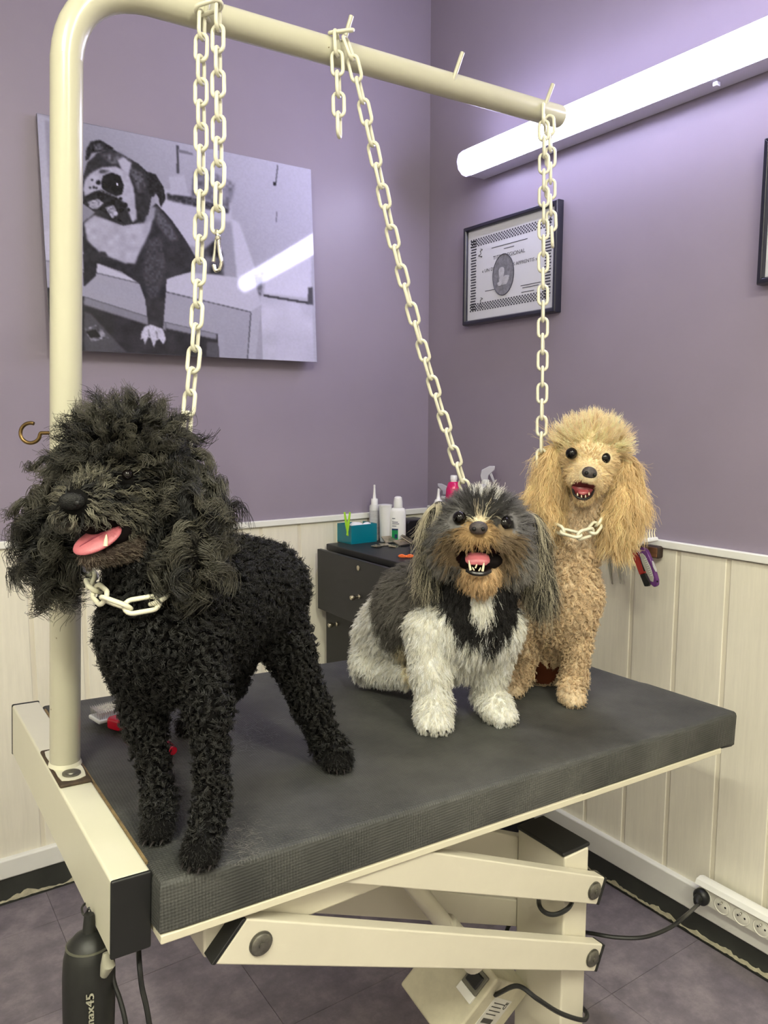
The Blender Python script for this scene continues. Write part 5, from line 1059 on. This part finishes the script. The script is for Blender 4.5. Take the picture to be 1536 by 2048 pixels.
obj('mouth', G().ell(U(958, 1119, 1.398), (50*px, 25*px, 20*px), np.stack([rgt, upv, -fwd], 1), 20, 12), M_mouth, sh, smooth='angle')
obj('tongue', solid_strip([U(956, 1108, 1.40), U(955, 1112, 1.38), U(955, 1118, 1.362), U(955, 1124, 1.354), U(955, 1130, 1.352)], [.016, .021, .022, .021, .015], [.006, .0075, .0075, .006, .003], upv*.9-fwd*.45), M_tongue, sh, smooth='angle')
obj('lip', G().tube(smooth_path([U(934, 1140, 1.362), U(945, 1146, 1.354), U(957, 1148, 1.352), U(969, 1147, 1.354), U(980, 1142, 1.362)], 4), .0042, 8), M_lip, sh, smooth='angle')
for (u, v, l, w) in ((939, 1130, 20, .0024), (967, 1132, 20, .0024), (953, 1131, 9, .0017), (946, 1137, 7, .0015), (960, 1138, 7, .0015)): obj('tooth', G().tube([U(u+(2 if u < 950 else -2), v+l*.5, 1.352), U(u, v, 1.3495), U(u-(2 if u < 950 else -2)*.6, v-l*.5, 1.3495)], [w, w*.85, w*.2], 8), M_tooth, sh, smooth='angle')
for tp in (tp1, tp2): claws(tp, sh, .006)

# ---------------------------------------------------------------- cream poodle
cr = dog_root('seated cream poodle with long wavy ears behind the shih tzu', TAB(1100, 1390)); B = Body()
B.cap('body', (1145, 1110, 1.64), 46, (1130, 1185, 1.66), 58, .03).cap('body', (1130, 1185, 1.66), 58, (1100, 1270, 1.74), 60, .03).cap('body', (1100, 1270, 1.74), 60, (1085, 1320, 1.79), 52, .03)
B.cap('neck', (1168, 1000, 1.62), 40, (1150, 1080, 1.64), 44, .025)
B.cap('body', (1145, 1230, 1.63), 34, (1110, 1250, 1.66), 40, .02)
c, tp1 = paw(B, 'foot', 1160, 1417, 25, (.15, -.99, 0))
B.cap('leg', (1165, 1195, 1.635), 34, (1152, 1290, 1.65), 24, .02).cap('leg', (1152, 1290, 1.65), 24, (1147, 1360, 1.655), 21, .015).cap('leg', (1147, 1360, 1.655), 21, tuple(c), 19, .012)
c, tp2 = paw(B, 'foot', 1030, 1399, 22, (-.35, -.94, 0))
B.cap('leg', (1060, 1215, 1.665), 34, (1048, 1300, 1.685), 23, .02).cap('leg', (1048, 1300, 1.685), 23, (1042, 1350, 1.69), 19, .015).cap('leg', (1042, 1350, 1.69), 19, tuple(c), 18, .012)
c, tp3 = paw(B, 'foot', 1108, 1371, 17, (.1, -.99, 0)); B.cap('leg', (1125, 1320, 1.76), 24, tuple(c), 14, .012)
B.ell('top', (1180, 890, 1.60), 62, 44, 62, k=.015).cap('face', (1178, 925, 1.58), 54, (1175, 950, 1.57), 44, .015)
B.cap('muzzle', (1174, 945, 1.55), 27, (1176, 952, 1.515), 20, .012).cap('muzzle', (1152, 962, 1.55), 18, (1160, 962, 1.53), 16, .01).cap('muzzle', (1190, 967, 1.55), 17, (1184, 965, 1.53), 15, .01)
B.cap('jaw', (1166, 990, 1.56), 22, (1163, 997, 1.54), 13, .01)
B.cap('ear', (1108, 905, 1.61), 16, (1088, 990, 1.61), 26, .012).cap('ear', (1088, 990, 1.61), 26, (1090, 1025, 1.60), 22, .012)
B.cap('ear', (1250, 925, 1.605), 16, (1252, 1000, 1.59), 26, .012).cap('ear', (1252, 1000, 1.59), 26, (1240, 1045, 1.58), 24, .012)
V, Q = B.mesh(.0046, zmin=TABN)
C1, C2, C3 = [np.array(lin(x)) for x in ((236, 214, 178), (226, 198, 156), (246, 234, 212))]
def col_cream(P, nm, r, lk):
    n = len(P); k = (1+.3*lk+.1*r.normal(size=n))[:, None]; c = np.where(np.isin(nm, ['ear'])[:, None], np.array(lin((236, 210, 164))), np.array(lin((230, 208, 176)))); c = np.where((nm == 'top')[:, None], np.array(lin((250, 228, 188))), c)
    c = np.where(np.isin(nm, ['face', 'muzzle', 'jaw'])[:, None], np.array(lin((240, 216, 176))), c); c = np.where(np.isin(nm, ['neck'])[:, None], np.array(lin((226, 206, 178))), c); return np.clip(c*k, .01, .92)
mo2 = U(1166, 980, 1.525)
def cm(P, col):
    d = np.linalg.norm(P-mo2, axis=1) < .024; col[d] = lin((90, 40, 40)); b_ = np.linalg.norm(P-U(1082, 1345, 1.72), axis=1) < .05; col[b_] = lin((130, 74, 54)); return col
np_mesh('body', V, Q, M_sk, cr, col=cm(V, skin_col(B, V, col_cream)))
fc = U(1176, 945, 1.51)
hp = {'*': dict(len=.011, lift=.7, grav=.25, amp=.0026, turns=1.4, clump=.0085, tight=.9, rad=.00055),
      'body': dict(len=.013, lift=.65, grav=.3, amp=.003, turns=1.3, clump=.0098, tight=.9, rad=.00055),
      'neck': dict(len=.010, lift=.5, grav=.3, amp=.0014, turns=1., clump=.008, tight=.6, rad=.0005),
      'leg': dict(len=.010, lift=.75, grav=.25, amp=.0028, turns=1.4, clump=.0085, tight=.9, rad=.00055),
      'foot': dict(len=.005, lift=.4, grav=.2, amp=.001, turns=.8, clump=.005, tight=.6, den=.8),
      'top': dict(len=.028, lift=.75, grav=-.05, amp=.0012, turns=.8, clump=.010, tight=.65, wob=.14, rad=.00045, flow=np.array([0, 0, 1.])),
      'face': dict(len=.009, lift=.4, grav=.1, amp=.0006, turns=.6, clump=.005, tight=.4, flow=('r', fc), rad=.0004), 'muzzle': dict(len=.004, lift=.3, grav=.1, amp=.0003, turns=.5, clump=.004, tight=.3, flow=('r', fc), rad=.0004), 'jaw': dict(len=.006, lift=.35, grav=.3, amp=.0005, turns=.5, clump=.004, tight=.4, rad=.0004),
      'ear': dict(len=.062, lift=.35, grav=1.0, amp=.0042, turns=1.3, clump=.012, tight=.8, wob=.12, rad=.00048)}
def blk(P):
    q = np.abs((P-mo2)@rgt); w = np.abs((P-mo2)@upv); inm = ((q/.026)**2+(w/.017)**2 < 1) & (((P-mo2)@fwd) < .05)
    return inm | (np.linalg.norm(P-U(1178, 945, 1.505), axis=1) < .019) | (np.linalg.norm((P-U(1143, 907, 1.53))*np.array([1, 1, 1.35]), axis=1) < .016) | (np.linalg.norm((P-U(1209, 916, 1.535))*np.array([1, 1, 1.35]), axis=1) < .016) | (np.linalg.norm(P-U(1082, 1345, 1.72), axis=1) < .045)
S, P, nm, c_, rd = grow(B, V, Q, 62000, hp, col_cream, K=9, seed=9, block=blk, tabn=TABN)
hair_object('coat', S, rd, c_, hair_mat('cream_poodle_hair', .45, .3, .35), cr)['label'] = 'cream curls, long and wavy on the ears'
px = 1.51/F
nz = obj('nose', G().ell(U(1179, 946, 1.502), (15.5*px, 13*px, 10*px), np.stack([nrm(rgt-upv*.25), nrm(upv+rgt*.25), -fwd], 1)), M_nose2, cr, smooth='angle')
for u, v in ((1173, 946), (1189, 950)): obj('nostril', G().ell(U(u, v, 1.4945), (4*px, 4*px, 4.5*px), np.stack([rgt, upv, -fwd], 1), 12, 8), M_hole, nz, smooth='angle')
eye(cr, 1143, 907, 1.537, 12); eye(cr, 1209, 916, 1.538, 12)
obj('mouth', G().ell(U(1166, 980, 1.535), (24*px, 17*px, 16*px), np.stack([nrm(rgt-upv*.2), nrm(upv+rgt*.2), -fwd], 1)), M_mouth2, cr, smooth='angle')
obj('tongue', solid_strip([U(1168, 972, 1.535), U(1167, 980, 1.523), U(1166, 986, 1.517), U(1166, 990, 1.516)], [.008, .010, .010, .004], [.003, .0035, .003, .002], upv*.8-fwd*.6), mat('dark_tongue', (150, 70, 74), .35), cr, smooth='angle')
obj('lip', G().tube(smooth_path([U(1146, 975, 1.535), U(1148, 988, 1.522), U(1158, 996, 1.514), U(1170, 998, 1.512), U(1181, 993, 1.516), U(1187, 981, 1.528)], 4), .0026, 8), M_lip, cr, smooth='angle')
for u, v in ((1155, 988), (1163, 992), (1171, 992), (1178, 987)): obj('tooth', G().tube([U(u, v+3, 1.515), U(u, v-2, 1.513)], [.0015, .0007], 7), M_tooth, cr, smooth='angle')
for tp in (tp1, tp2, tp3): claws(tp, cr, .006)
# ---------------------------------------------------------------- loose hair on the mat
def loose(name, label, u, v, su, sv, n, col, seed, L=.02):
    r = np.random.default_rng(seed); o = TAB(u, v); t = thing(name, label, 'loose hair', o); t['kind'] = 'stuff'; Pp = []
    for i in range(n):
        p = TAB(u+su*r.normal(), v+sv*r.normal(), .0006+.0015*r.random()); a = r.random()*6.28; q = []; l_ = L*(.5+r.random())
        for k in range(7): a += r.normal()*.55; p = p+(TM[:, 0]*math.cos(a)+TM[:, 1]*math.sin(a))*l_/6; q.append(p)
        Pp.append(q)
    S = np.array(Pp); N = len(S); o2 = hair_object('strands', S, np.full((N, 7), .0001), np.tile(np.array(lin(col)), (N, 1))*(.7+.5*r.random((N, 1))), hair_mat(name+'_fibre', .6, .2, .3), t); o2['kind'] = 'stuff'
loose('loose_hair', 'tuft of pale loose hair on the mat between the black poodle legs', 505, 1465, 26, 16, 160, (150, 148, 150), 21)
loose('loose_hair', 'wisp of pale loose hair on the mat beside the near front paw', 484, 1680, 16, 24, 120, (150, 146, 142), 22, .016)
loose('loose_hair', 'scatter of dark clipped hair around the red slicker brush', 225, 1462, 22, 10, 140, (70, 66, 58), 23, .014)
